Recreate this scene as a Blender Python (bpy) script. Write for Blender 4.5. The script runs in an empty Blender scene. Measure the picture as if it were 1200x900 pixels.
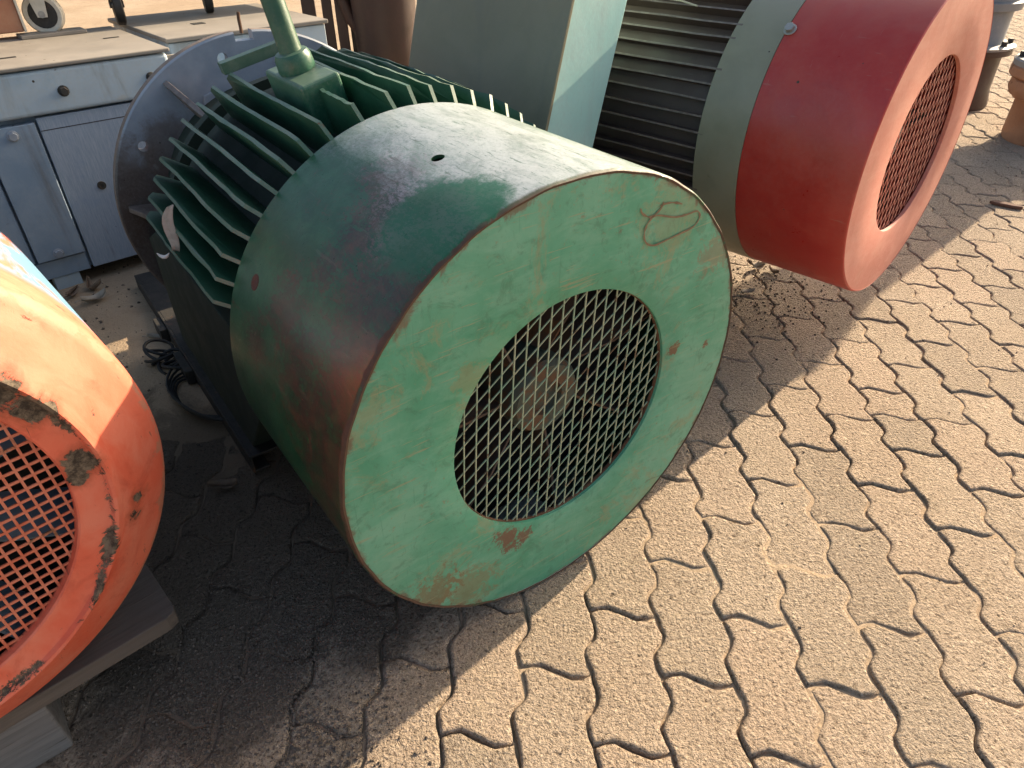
import bpy, bmesh, math, random
from mathutils import Vector, Matrix, noise
import numpy as np

C = bpy.context.scene.collection
sc = bpy.context.scene
R = math.radians
sin, cos, PI = math.sin, math.cos, math.pi
random.seed(7)

# ------------------------------------------------------------------ camera, sky, sun, exposure
CAMZ = 1.0141
PITCH, ROLL, FPX = 0.6271, -0.0052, 806.65
cam = bpy.data.objects.new('camera', bpy.data.cameras.new('camera'))
C.objects.link(cam)
fw = Vector((0, cos(PITCH), -sin(PITCH)))
rt = Vector((1, 0, 0))
up = rt.cross(fw)
r2 = rt * cos(ROLL) + up * sin(ROLL)
u2 = up * cos(ROLL) - rt * sin(ROLL)
cam.matrix_world = Matrix(((r2.x, u2.x, -fw.x, 0), (r2.y, u2.y, -fw.y, 0), (r2.z, u2.z, -fw.z, CAMZ), (0, 0, 0, 1)))
cam.data.sensor_width = 36
cam.data.lens = FPX / 1200 * 36
cam.data.clip_start = 0.02
cam.data.clip_end = 500
sc.camera = cam

SUN_AZ, SUN_EL = 42.0, 24.5
world = bpy.data.worlds.new('World')
sc.world = world
world.use_nodes = True
wn = world.node_tree
sky = wn.nodes.new('ShaderNodeTexSky')
sky.sky_type = 'NISHITA'
sky.sun_disc = False
sky.sun_elevation = R(SUN_EL)
sky.sun_rotation = R(90 - SUN_AZ)
sky.air_density = 1.1
sky.dust_density = 4.5
sky.ozone_density = 0.6
wn.links.new(sky.outputs[0], wn.nodes['Background'].inputs[0])
wn.nodes['Background'].inputs[1].default_value = 0.115
sun = bpy.data.objects.new('sun', bpy.data.lights.new('sun', 'SUN'))
C.objects.link(sun)
sun.data.energy = 5.0
sun.data.angle = R(0.55)
sun.data.color = (1.0, 0.83, 0.60)
sv = Vector((cos(R(SUN_EL)) * cos(R(SUN_AZ)), cos(R(SUN_EL)) * sin(R(SUN_AZ)), sin(R(SUN_EL))))
sun.rotation_euler = sv.to_track_quat('Z', 'Y').to_euler()
sun.location = sv * 20
sc.view_settings.view_transform = 'Standard'
sc.view_settings.look = 'None'
sc.view_settings.gamma = 1
sc.view_settings.exposure = 1.18


# ------------------------------------------------------------------ object helpers
def setp(o, label=None, cat=None, group=None, kind=None):
    if label: o['label'] = label
    if cat: o['category'] = cat
    if group: o['group'] = group
    if kind: o['kind'] = kind
    return o


def empty(name, loc=(0, 0, 0), rz=0, label=None, cat=None, group=None, kind=None):
    o = bpy.data.objects.new(name, None)
    o.empty_display_size = 0.1
    o.location = loc
    o.rotation_euler = (0, 0, rz)
    C.objects.link(o)
    return setp(o, label, cat, group, kind)


class MB:
    """collects faces; build() links them as one mesh object"""
    def __init__(s):
        s.v, s.f, s.m, s.sm = [], [], [], []

    def add(s, vs, fs, mi=0, smooth=False, M=None):
        b = len(s.v)
        s.v += [tuple(M @ Vector(p)) if M else tuple(p) for p in vs]
        for f in fs:
            s.f.append([b + i for i in f]); s.m.append(mi); s.sm.append(smooth)
        return s

    def box(s, a, b, mi=0, M=None):
        (x0, y0, z0), (x1, y1, z1) = a, b
        vs = [(x, y, z) for z in (z0, z1) for y in (y0, y1) for x in (x0, x1)]
        return s.add(vs, [(0, 2, 3, 1), (4, 5, 7, 6), (0, 1, 5, 4), (2, 6, 7, 3), (0, 4, 6, 2), (1, 3, 7, 5)], mi, False, M)

    def prism(s, pts, z0, z1, mi=0, M=None, smooth=False):
        n = len(pts)
        vs = [(p[0], p[1], z0) for p in pts] + [(p[0], p[1], z1) for p in pts]
        fs = [tuple(range(n - 1, -1, -1)), tuple(range(n, 2 * n))]
        fs += [(i, (i + 1) % n, n + (i + 1) % n, n + i) for i in range(n)]
        return s.add(vs, fs, mi, smooth, M)

    def lathe(s, prof, n=48, axis='x', mi=0, M=None, closed=False, smooth=True, wob=None):
        """prof: list of (along, radius); closed joins last to first"""
        vs = []
        for (a, r) in prof:
            for i in range(n):
                t = 2 * PI * i / n
                rr = r * (wob(a, t) if wob else 1)
                c1, c2 = rr * cos(t), rr * sin(t)
                vs.append((a, c1, c2) if axis == 'x' else (c1, c2, a))
        fs = []
        k = len(prof)
        for j in range(k if closed else k - 1):
            j2 = (j + 1) % k
            for i in range(n):
                i2 = (i + 1) % n
                f = (j * n + i, j * n + i2, j2 * n + i2, j2 * n + i)
                fs.append(f if axis == 'x' else f)
        return s.add(vs, fs, mi, smooth, M)

    def disc(s, a, r, n=32, axis='x', mi=0, M=None):
        vs = [((a, r * cos(2 * PI * i / n), r * sin(2 * PI * i / n)) if axis == 'x' else (r * cos(2 * PI * i / n), r * sin(2 * PI * i / n), a)) for i in range(n)]
        return s.add(vs, [tuple(range(n))], mi, False, M)

    def tube(s, pts, r, n=8, mi=0, caps=True, M=None):
        pts = [Vector(p) for p in pts]
        vs, fs = [], []
        ref = None
        for i, p in enumerate(pts):
            d = (pts[min(i + 1, len(pts) - 1)] - pts[max(i - 1, 0)]).normalized()
            if ref is None:
                ref = d.orthogonal().normalized()
            ref = (ref - d * ref.dot(d)).normalized()
            b = d.cross(ref)
            rr = r[i] if isinstance(r, (list, tuple)) else r
            for k in range(n):
                t = 2 * PI * k / n
                vs.append(tuple(p + ref * rr * cos(t) + b * rr * sin(t)))
        for i in range(len(pts) - 1):
            for k in range(n):
                k2 = (k + 1) % n
                fs.append((i * n + k, i * n + k2, (i + 1) * n + k2, (i + 1) * n + k))
        if caps:
            fs.append(tuple(range(n - 1, -1, -1)))
            fs.append(tuple(range((len(pts) - 1) * n, len(pts) * n)))
        return s.add(vs, fs, mi, True, M)

    def build(s, name, mats, parent=None, bevel=0, seg=2, recalc=True, kind=None, crisp=32):
        me = bpy.data.meshes.new(name)
        me.from_pydata(s.v, [], s.f)
        for m in (mats if isinstance(mats, (list, tuple)) else [mats]):
            me.materials.append(m)
        me.polygons.foreach_set('material_index', s.m)
        me.polygons.foreach_set('use_smooth', s.sm)
        if recalc:
            bm = bmesh.new(); bm.from_mesh(me)
            bmesh.ops.recalc_face_normals(bm, faces=bm.faces)
            bm.to_mesh(me); bm.free()
        me.update()
        o = bpy.data.objects.new(name, me)
        C.objects.link(o)
        if parent: o.parent = parent
        if bevel:
            md = o.modifiers.new('edge', 'BEVEL')
            md.width = bevel; md.segments = seg; md.limit_method = 'ANGLE'; md.angle_limit = R(40)
        if any(s.sm) and not bevel:
            es = o.modifiers.new('crisp', 'EDGE_SPLIT'); es.split_angle = R(crisp)
        if kind: o['kind'] = kind
        return o


def bolt_mb(mb, p, d, r=0.009, h=0.008, washer=True, mi=0):
    """hex bolt head on point p facing d"""
    M = Matrix.Translation(p) @ Vector(d).to_track_quat('Z', 'Y').to_matrix().to_4x4()
    if washer:
        mb.lathe([(0, 0), (0, r * 1.35), (0.0022, r * 1.3), (0.0022, 0)], 14, 'z', mi, M)
    hexa = [(r * cos(PI / 3 * i + .3), r * sin(PI / 3 * i + .3)) for i in range(6)]
    mb.prism(hexa, 0.002 if washer else 0, h, mi, M)
    return mb


# ------------------------------------------------------------------ materials
class NT:
    def __init__(s, name):
        s.m = bpy.data.materials.new(name)
        s.m.use_nodes = True
        s.t = s.m.node_tree
        s.b = s.t.nodes['Principled BSDF']
        s.geo = s.t.nodes.new('ShaderNodeNewGeometry')
        s.tc = s.t.nodes.new('ShaderNodeTexCoord')

    def _in(s, sock, v):
        if isinstance(v, bpy.types.NodeSocket):
            s.t.links.new(v, sock)
        elif v is not None:
            if isinstance(v, (tuple, list)) and len(v) == 3 and sock.type == 'RGBA':
                v = (*v, 1)
            sock.default_value = v

    def obj(s): return s.tc.outputs['Object']
    def pos(s): return s.geo.outputs['Position']

    def map(s, vec, scale=(1, 1, 1), rot=(0, 0, 0), loc=(0, 0, 0)):
        n = s.t.nodes.new('ShaderNodeMapping')
        s._in(n.inputs[0], vec)
        n.inputs[1].default_value = loc; n.inputs[2].default_value = rot; n.inputs[3].default_value = scale
        return n.outputs[0]

    def noise(s, vec, scale, detail=4, rough=.55, dist=0):
        n = s.t.nodes.new('ShaderNodeTexNoise')
        s._in(n.inputs['Vector'], vec)
        n.inputs['Scale'].default_value = scale; n.inputs['Detail'].default_value = detail
        n.inputs['Roughness'].default_value = rough; n.inputs['Distortion'].default_value = dist
        return n.outputs['Fac']

    def voro(s, vec, scale, feat='F1', out='Distance', rnd=1):
        n = s.t.nodes.new('ShaderNodeTexVoronoi')
        n.feature = feat
        s._in(n.inputs['Vector'], vec)
        n.inputs['Scale'].default_value = scale; n.inputs['Randomness'].default_value = rnd
        return n.outputs[out]

    def rng(s, v, a, b, lo=0., hi=1., smooth=True):
        n = s.t.nodes.new('ShaderNodeMapRange')
        if smooth: n.interpolation_type = 'SMOOTHSTEP'
        s._in(n.inputs[0], v)
        for i, q in enumerate((a, b, lo, hi)): n.inputs[i + 1].default_value = q
        return n.outputs[0]

    def math(s, op, a, b=None, clamp=False):
        n = s.t.nodes.new('ShaderNodeMath')
        n.operation = op; n.use_clamp = clamp
        s._in(n.inputs[0], a); s._in(n.inputs[1], b)
        return n.outputs[0]

    def mix(s, f, a, b):
        n = s.t.nodes.new('ShaderNodeMix')
        n.data_type = 'RGBA'
        s._in(n.inputs[0], f); s._in(n.inputs[6], a); s._in(n.inputs[7], b)
        return n.outputs[2]

    def sep(s, v):
        n = s.t.nodes.new('ShaderNodeSeparateXYZ')
        s._in(n.inputs[0], v)
        return n.outputs

    def dist(s, v, p):
        n = s.t.nodes.new('ShaderNodeVectorMath')
        n.operation = 'DISTANCE'
        s._in(n.inputs[0], v); n.inputs[1].default_value = p
        return n.outputs['Value']

    def bump(s, h, strength=.3, d=.002, normal=None):
        n = s.t.nodes.new('ShaderNodeBump')
        n.inputs['Strength'].default_value = strength; n.inputs['Distance'].default_value = d
        s._in(n.inputs['Height'], h)
        if normal: s._in(n.inputs['Normal'], normal)
        return n.outputs[0]

    def out(s, col, rough=.5, metal=0, normal=None, spec=None):
        s._in(s.b.inputs['Base Color'], col)
        s._in(s.b.inputs['Roughness'], rough)
        s._in(s.b.inputs['Metallic'], metal)
        if normal: s._in(s.b.inputs['Normal'], normal)
        if spec is not None: s._in(s.b.inputs['Specular IOR Level'], spec)
        return s.m


RUST1, RUST2 = (.085, .038, .019), (.18, .085, .04)


def paint(name, c1, c2, rough=.45, dust=.3, dust_col=(.42, .36, .28), updust=.0, rust=.35, chips=.3, chip_col=(.06, .045, .035),
          blobs=(), scale=1., scratch=.5, bumpy=.3, rust_edge=None, fade=None, streak=None, seed=0):
    """aged enamel on metal: two tones, dust, rust patches, chips, scratches; blobs = (centre, radius, colour, strength)"""
    k = NT(name)
    o = k.map(k.obj(), loc=(seed * 1.7, seed * .9, seed * 2.3))
    big = k.noise(o, 4 * scale, 5, .6, .4)
    mid = k.noise(o, 17 * scale, 7, .65, .3)
    fine = k.noise(o, 120 * scale, 5, .7)
    col = k.mix(k.rng(k.math('ADD', big, k.math('MULTIPLY', mid, .5)), .55, .95), c1, c2)
    ro = k.rng(mid, .3, .7, rough - .08, rough + .12)
    if fade:  # (colour, noise scale, lo, hi)
        fm = k.rng(k.noise(o, fade[1], 6, .62, .8), fade[2], fade[3])
        col = k.mix(fm, col, fade[0])
    if streak:  # smears along a direction: (scale xyz, colour, lo, hi, strength)
        sm = k.noise(k.map(o, streak[0]), 1, 6, .65, .5)
        sf = k.math('MULTIPLY', k.rng(sm, streak[2], streak[3]), streak[4])
        col = k.mix(sf, col, streak[1])
    for i, (p, r, bc, st) in enumerate(blobs):
        dd = k.dist(k.obj(), p)
        mk = k.math('SUBTRACT', k.math('ADD', k.math('MULTIPLY', mid, 1.1), k.math('MULTIPLY', fine, .5)), k.math('DIVIDE', dd, r))
        col = k.mix(k.math('MULTIPLY', k.rng(mk, -.35, .25), st), col, bc)
    dn = k.rng(k.math('ADD', k.math('MULTIPLY', big, .6), k.math('MULTIPLY', fine, .55)), .45, .85)
    df = k.math('MULTIPLY', dn, dust)
    if updust:
        nz = k.sep(k.geo.outputs['Normal'])[2]
        wid = k.rng(k.math('ADD', k.rng(nz, .1, 1.0), k.math('MULTIPLY', k.math('SUBTRACT', k.noise(o, 9 * scale, 8, .7, .5), .5), 1.3)), .55, 1.05)
        df = k.math('MAXIMUM', df, k.math('MULTIPLY', wid, updust))
    col = k.mix(df, col, dust_col)
    # rust
    rc = k.mix(k.noise(o, 60, 5, .7), RUST1, RUST2)
    rn = k.noise(o, 9 * scale, 9, .68, .6)
    rf = k.math('MULTIPLY', k.rng(rn, .72 - .2 * rust, .78 - .16 * rust), min(1, rust * 2))
    if rust_edge:  # (axis, at, width)
        ax, at, w = rust_edge
        e = k.math('ABSOLUTE', k.math('SUBTRACT', k.sep(k.obj())[ax], at))
        ef = k.rng(k.math('ADD', k.math('DIVIDE', e, w), k.math('MULTIPLY', k.math('SUBTRACT', mid, .5), 3.0)), .2, 1.1, 1, 0)
        rf = k.math('MAXIMUM', rf, k.math('MULTIPLY', ef, .9))
    col = k.mix(rf, col, rc)
    cn = k.voro(k.map(o, (1, 1, 1)), 26 * scale)
    cf = k.math('MULTIPLY', k.rng(k.math('ADD', cn, k.math('MULTIPLY', mid, -.55)), -.27 + .10 * chips, -.3 + .10 * chips), 1 if chips else 0)
    col = k.mix(cf, col, chip_col)
    if scratch:
        s1 = k.noise(k.map(o, (14, 210, 30), (.3, .7, .2)), 1, 3, .5)
        s2 = k.noise(k.map(o, (190, 16, 22), (.9, .2, .5)), 1, 3, .5)
        sf = k.math('MULTIPLY', k.rng(k.math('MAXIMUM', s1, s2), .70, .76), scratch)
        col = k.mix(sf, col, dust_col)
    ro = k.math('ADD', ro, k.math('MULTIPLY', k.math('ADD', k.math('MAXIMUM', rf, df), cf, True), .3), True)
    h = k.math('ADD', k.math('MULTIPLY', k.noise(o, 38 * scale, 4, .6), .5), k.math('MULTIPLY', fine, .25))
    h = k.math('SUBTRACT', h, k.math('MULTIPLY', k.math('MAXIMUM', rf, cf), .35))
    return k.out(col, ro, 0, k.bump(h, bumpy, .0025))


def simple(name, c1, c2, rough=.7, scale=20, bumpd=.002, bs=.4, metal=0, rust=0, dust=0, dust_col=(.4, .34, .26)):
    k = NT(name)
    n = k.noise(k.obj(), scale, 8, .65, .3)
    f = k.noise(k.obj(), scale * 7, 5, .7)
    col = k.mix(k.rng(n, .3, .7), c1, c2)
    if dust: col = k.mix(k.math('MULTIPLY', k.rng(k.sep(k.geo.outputs['Normal'])[2], .2, .95), dust), col, dust_col)
    if rust:
        col = k.mix(k.math('MULTIPLY', k.rng(k.noise(k.obj(), scale * .6, 9, .7, .5), .62 - rust * .2, .7 - rust * .2), .9), col, k.mix(f, RUST1, RUST2))
    return k.out(col, k.rng(f, .2, .8, rough - .1, rough + .1), metal, k.bump(k.math('ADD', n, f), bs, bumpd))


def dark_patch(k, p, col):
    """ragged darker patch mixed into the ground between the two motors"""
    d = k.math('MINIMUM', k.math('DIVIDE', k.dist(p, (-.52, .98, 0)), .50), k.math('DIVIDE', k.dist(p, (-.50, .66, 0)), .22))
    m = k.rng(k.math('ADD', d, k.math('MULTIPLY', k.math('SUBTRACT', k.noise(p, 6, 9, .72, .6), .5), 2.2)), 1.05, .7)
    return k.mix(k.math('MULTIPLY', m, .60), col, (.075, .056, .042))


def sand_mat(name, c1, c2, c3):
    k = NT(name)
    p = k.pos()
    big = k.noise(p, 1.3, 5, .6)
    mid = k.noise(p, 9, 6, .65)
    grit = k.noise(p, 260, 4, .75)
    peb = k.voro(p, 90)
    col = k.mix(k.rng(big, .35, .65), c1, c2)
    col = k.mix(k.math('MULTIPLY', k.rng(mid, .5, .72), .6), col, c3)
    col = k.mix(k.rng(grit, .58, .75), col, (.5, .42, .33))
    col = k.mix(k.rng(grit, .42, .28), col, (.1, .075, .055))
    h = k.math('ADD', k.math('MULTIPLY', mid, 1.2), k.math('ADD', k.math('MULTIPLY', grit, .5), k.math('MULTIPLY', k.rng(peb, 0, .5, 1, 0), .25)))
    col = dark_patch(k, p, col)
    return k.out(col, .95, 0, k.bump(h, .8, .006), .2)


def paver_mat():
    k = NT('concrete_paver')
    p = k.pos()
    oi = k.t.nodes.new('ShaderNodeObjectInfo')
    rnd = oi.outputs['Random']
    big = k.noise(p, 3.1, 4, .6)
    mid = k.noise(p, 22, 6, .65)
    grit = k.noise(p, 330, 5, .8)
    grain = k.noise(p, 140, 4, .75)
    pit = k.voro(p, 150)
    col = k.mix(k.rng(big, .3, .7), (.53, .405, .295), (.62, .49, .37))
    col = k.mix(k.rng(rnd, 0, .55, .8, 0, False), col, (.44, .35, .265))
    col = k.mix(k.rng(rnd, .6, 1, 0, .6, False), col, (.60, .445, .33))
    col = k.mix(k.math('MULTIPLY', k.rng(mid, .5, .75), .55), col, (.54, .42, .29))
    col = k.mix(k.math('MULTIPLY', k.rng(grit, .54, .64), .55), col, (.70, .60, .47))
    col = k.mix(k.math('MULTIPLY', k.rng(grit, .47, .39), .55), col, (.20, .145, .10))
    col = k.mix(k.math('MULTIPLY', k.rng(grain, .45, .36), .75), col, (.13, .09, .06))
    hole = k.rng(k.math('ADD', k.voro(p, 48), k.math('MULTIPLY', grain, .5)), .36, .30)
    col = k.mix(k.math('MULTIPLY', hole, .8), col, (.10, .075, .055))
    st = k.rng(k.noise(k.map(p, (1, 1, 1), (0, 0, .4)), 5.5, 8, .72, 1.2), .60, .74)
    col = k.mix(k.math('MULTIPLY', st, .5), col, (.27, .20, .14))
    pale = k.rng(k.noise(k.map(p, (1, 1, 1), (0, 0, 2.1)), 7.5, 8, .7, .8), .58, .72)
    col = k.mix(k.math('MULTIPLY', pale, .4), col, (.66, .53, .38))
    # lower down towards the joints the stone carries more sand
    gr = k.voro(p, 190)
    lump = k.noise(p, 62, 5, .7)
    h = k.math('ADD', k.math('MULTIPLY', grit, .6), k.math('MULTIPLY', k.rng(grain, .3, .6), .8))
    h = k.math('SUBTRACT', h, k.math('MULTIPLY', k.rng(pit, .0, .3, 1, 0), .45))
    h = k.math('SUBTRACT', h, k.math('MULTIPLY', gr, .5))
    h = k.math('ADD', h, k.math('MULTIPLY', mid, .8))
    h = k.math('ADD', h, k.math('MULTIPLY', lump, 1.1))
    h = k.math('SUBTRACT', h, k.math('MULTIPLY', hole, .5))
    col = dark_patch(k, p, col)
    return k.out(col, .95, 0, k.bump(h, 1.0, .009), .2)


M_sand = sand_mat('sandy_dirt', (.36, .26, .17), (.42, .32, .22), (.29, .205, .135))
M_pave = paver_mat()

GREEN1, GREEN2 = (.022, .115, .062), (.04, .17, .10)
# ------------------------------------------------------------------ ground sheet (dirt, and the sand in the paver joints)
PX0, PY0, PTH, PW, PL = -.2277, .525, -.0737, .1125, .2304


def sstep(x, a, b):
    t = min(1, max(0, (x - a) / (b - a)))
    return t * t * (3 - 2 * t)


def dirt(x, y):
    """0 on paving, 1 on bare dirt"""
    n = noise.noise((x * 2.2, y * 2.2, 3)) * .18
    a = sstep(y + n, .95, 1.45) * sstep(-x + n, -.05, .3)
    b = sstep(y + n, 2.2, 2.9) * sstep(-x + n, -1.0, -.2)
    return max(a, b)


def ground_z(x, y):
    d = dirt(x, y)
    n1 = noise.noise((x * 9, y * 9, 0)); n2 = noise.noise((x * 31, y * 31, 5))
    j = min(-.0042, -.0062 + .0052 * n1 + .0045 * n2 + .0045 * noise.noise((x * 3, y * 3, 7)))
    z = j * (1 - d) + d * (.012 + .010 * noise.noise((x * 3, y * 3, 9)) + .006 * n1 + .003 * n2)
    # blown sand lying against the motors' shaded side
    g = math.exp(-(((x + .42) / .2) ** 2 + ((y - .72) / .16) ** 2))
    return z + g * .003 * n1


def make_ground():
    def axis(lo, fa, fb, hi, step):
        a = [lo]
        core = list(np.arange(fa, fb + 1e-6, step))
        left, s = [], step
        x = fa
        while x > lo:
            s *= 1.35; x -= s; left.append(max(x, lo))
        right, s = [], step
        x = fb
        while x < hi:
            s *= 1.35; x += s; right.append(min(x, hi))
        return left[::-1] + core + right
    xs = axis(-80, -1.6, 2.3, 80, .016)
    ys = axis(-40, .25, 3.4, 140, .016)
    nx, ny = len(xs), len(ys)
    vs = [(x, y, ground_z(x, y)) for y in ys for x in xs]
    fs = [(j * nx + i, j * nx + i + 1, (j + 1) * nx + i + 1, (j + 1) * nx + i) for j in range(ny - 1) for i in range(nx - 1)]
    me = bpy.data.meshes.new('ground')
    me.from_pydata(vs, [], fs)
    me.polygons.foreach_set('use_smooth', [True] * len(fs))
    me.materials.append(M_sand)
    o = bpy.data.objects.new('ground', me)
    C.objects.link(o)
    setp(o, kind='structure')


make_ground()

# ------------------------------------------------------------------ interlocking pavers
SEAM = [(0, .055), (.07, .0), (.155, -.035), (.215, .0), (.285, .11), (.335, .135), (.40, .105), (.455, .075)]


def seam(k):
    k = k % .5
    pts = SEAM + [(.5, .055)]
    for (a, b), (c, d) in zip(pts, pts[1:]):
        if a <= k <= c:
            return b + (d - b) * (k - a) / (c - a)


def joint(u):
    return .05 * sin(2 * PI * u) * (1 - .25 * abs(2 * u - 1))


def cell_outline(k0, k1):
    """lattice outline of a paver with its lower joint at k0, relative to its column's left seam"""
    ks = sorted({round(k, 4) for k in [k0, k1] + [b + s for b in np.arange(math.floor(k0 * 2) / 2 - .5, k1 + .6, .5) for s, _ in SEAM] if k0 <= k <= k1})
    pts = []
    us = [0, .14, .28, .5, .72, .86, 1]
    for u in us: pts.append((u + seam(k0), k0 + joint(u)))
    for k in ks[1:-1]:
        if k - k0 > .03 and k1 - k > .03: pts.append((1 + seam(k), k))
    for u in us[::-1]: pts.append((u + seam(k1), k1 + joint(u)))
    for k in ks[1:-1][::-1]:
        if k - k0 > .03 and k1 - k > .03: pts.append((seam(k), k))
    return pts


def offset(poly, d):
    n = len(poly)
    out = []
    for i in range(n):
        a, b, c = Vector(poly[i - 1]), Vector(poly[i]), Vector(poly[(i + 1) % n])
        e1 = (b - a).normalized(); e2 = (c - b).normalized()
        nn = Vector((-e1.y - e2.y, e1.x + e2.x))
        if nn.length < 1e-6: nn = Vector((-e1.y, e1.x))
        nn.normalize()
        k = max(.5, nn.dot(Vector((-e1.y, e1.x))))
        out.append(tuple(b + nn * (d / k)))
    return out


def paver_geo(k0, k1, seed, detail=True):
    rnd = random.Random(seed)
    poly = [(u * PW, k * PL) for u, k in cell_outline(k0, k1)]
    cx = sum(p[0] for p in poly) / len(poly); cy = sum(p[1] for p in poly) / len(poly)
    poly = [(x - cx, y - cy) for x, y in poly]
    if not detail:
        poly = poly[::2] if len(poly) % 2 == 0 else poly
    g = .0014
    n = len(poly)
    base = offset(poly, g)
    jit = lambda q, s: [(x + rnd.uniform(-s, s), y + rnd.uniform(-s, s)) for x, y in q]
    base = jit(base, .0016)
    rings = [(base, -.045), (base, -.0075), (jit(offset(base, .0010), .0004), -.0034), (jit(offset(base, .0032), .0007), -.0010), (offset(base, .0080), 0)] if detail else [(base, -.02), (base, -.004), (offset(base, .005), 0)]
    vs, fs = [], []
    for r, z in rings:
        vs += [(x, y, z + (rnd.uniform(-.0005, .0005) if -.006 < z < -.001 else 0)) for x, y in r]
    for j in range(len(rings) - 1):
        for i in range(n):
            i2 = (i + 1) % n
            fs.append((j * n + i, j * n + i2, (j + 1) * n + i2, (j + 1) * n + i))
    t = (len(rings) - 1) * n
    from mathutils.geometry import tessellate_polygon
    fs += [tuple(t + i for i in tri) for tri in tessellate_polygon([[Vector(q) for q in vs[t:]]])]
    return vs, fs, (cx, cy)


def lat2w(x, y):
    return (PX0 + x * cos(PTH) - y * sin(PTH), PY0 + x * sin(PTH) + y * cos(PTH))


def proj(p):
    d = Vector(p) - Vector((0, 0, CAMZ))
    z = d.dot(fw)
    return (600 + FPX * d.dot(r2) / z, 450 - FPX * d.dot(u2) / z, z)


pavement = empty('pavement', (0, 0, 0), 0, kind='structure')
cells = []
for c in range(-14, 62):
    ko = .5 if c % 2 == 0 else 0
    for k in range(-9, 70):
        k0 = k + ko
        spans = [(k0, k0 + 1)]
        if c == 9 and k == 3: spans = [(3, 3.55), (3.55, 4)]
        for (a, b) in spans:
            x, y = lat2w((c + .55) * PW, (a + b) / 2 * PL)
            if y < .1 or dirt(x, y) > .93: continue
            px, py, z = proj((x, y, 0))
            if z < .2: continue
            m = 170 * 1.1 / z
            if not (-m < px < 1200 + m and -m < py < 900 + m): continue
            if y > 9: continue
            cells.append((1 / z ** 3 if (-20 < px < 1220 and -20 < py < 920) else .1 / z ** 3, c, a, b))
cells.sort(key=lambda q: -q[0])
variants = {}


def add_paver(c, a, b):
    key = (c % 2, round(b - a, 2), random.randrange(6) if b - a > .9 else 0)
    if key not in variants:
        vs, fs, cen = paver_geo(a, b, hash(key) & 0xffff)
        me = bpy.data.meshes.new('paving_stone')
        me.from_pydata(vs, [], fs)
        me.polygons.foreach_set('use_smooth', [len(f) == 4 for f in fs] if False else [True] * len(fs))
        me.materials.append(M_pave)
        bm = bmesh.new(); bm.from_mesh(me)
        up_ = Vector((0, 0, 1))
        tops = {v.index for f in bm.faces if len(f.verts) == 3 for v in f.verts}
        bm.to_mesh(me); bm.free()
        me.normals_split_custom_set_from_vertices([up_ if v.index in tops else v.normal.copy() for v in me.vertices])
        variants[key] = (me, cen[1] - a * PL, cen[0])
    me, dy, dx = variants[key]
    x, y = lat2w(c * PW + dx, a * PL + dy)
    o = bpy.data.objects.new('paving_stone', me)
    o.parent = pavement
    o.location = (x, y, random.uniform(-.0022, .0016))
    o.rotation_euler = (random.gauss(0, .009), random.gauss(0, .013), PTH + random.gauss(0, .006))
    C.objects.link(o)


for q in cells[:300]:
    add_paver(*q[1:])
far = MB()
for q in cells[300:]:
    _, c, a, b = q
    vs, fs, cen = paver_geo(a, b, random.randrange(9999), False)
    x, y = lat2w(c * PW + cen[0], a * PL + cen[1] - a * PL)
    M = Matrix.Translation((x, y, random.uniform(-.0012, .001))) @ Matrix.Rotation(PTH + random.gauss(0, .006), 4, 'Z') @ Matrix.Rotation(random.gauss(0, .006), 4, 'X')
    far.add(vs, fs, 0, False, M)
far.build('far_paving', M_pave, pavement, kind='stuff', recalc=False)

# loose grit and small stones
M_grit = simple('grit_stone', (.07, .054, .041), (.17, .13, .10), .95, 60)


def grit():
    mb = MB()
    rnd = random.Random(3)
    oc = [(1, 0, 0), (-1, 0, 0), (0, 1, 0), (0, -1, 0), (0, 0, 1), (0, 0, -1)]
    of = [(0, 2, 4), (2, 1, 4), (1, 3, 4), (3, 0, 4), (2, 0, 5), (1, 2, 5), (3, 1, 5), (0, 3, 5)]
    spots = []
    for i in range(7500):
        t = rnd.random()
        if t < .62:   # swept heaps on the shaded pavers
            cx, cy, sx, sy = rnd.choice([(-.36, .62, .035, .10), (-.46, .74, .13, .05), (-.30, .52, .07, .06), (-.52, .62, .07, .05), (-.33, .68, .07, .03), (-.42, .50, .12, .05)])
            x, y = rnd.gauss(cx, sx), rnd.gauss(cy, sy); r = rnd.choice([.0010, .0013, .0016, .0022, .0032])
        elif t < .8:
            x, y = rnd.uniform(-1.5, 0), rnd.uniform(1., 3.2); r = rnd.choice([.0015, .002, .003, .005])
        elif t < .9:
            x, y = rnd.gauss(.75, .12), rnd.gauss(1.9, .14); r = rnd.choice([.0015, .002, .004])
        else:
            x, y = rnd.uniform(-.3, 2.4), rnd.uniform(.35, 3.4); r = rnd.choice([.0012, .0018, .0022, .003])
        z = max(ground_z(x, y), -.001) + r * .25
        q = Matrix.Rotation(rnd.uniform(0, 6), 3, 'Z') @ Matrix.Rotation(rnd.uniform(0, 1), 3, 'X')
        vs = [Vector(p) * r * rnd.uniform(.6, 1.25) for p in oc]
        mb.add([tuple(q @ v + Vector((x, y, z))) for v in vs], of)
    mb.build('grit', M_grit, kind='stuff', recalc=False)


grit()

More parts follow.
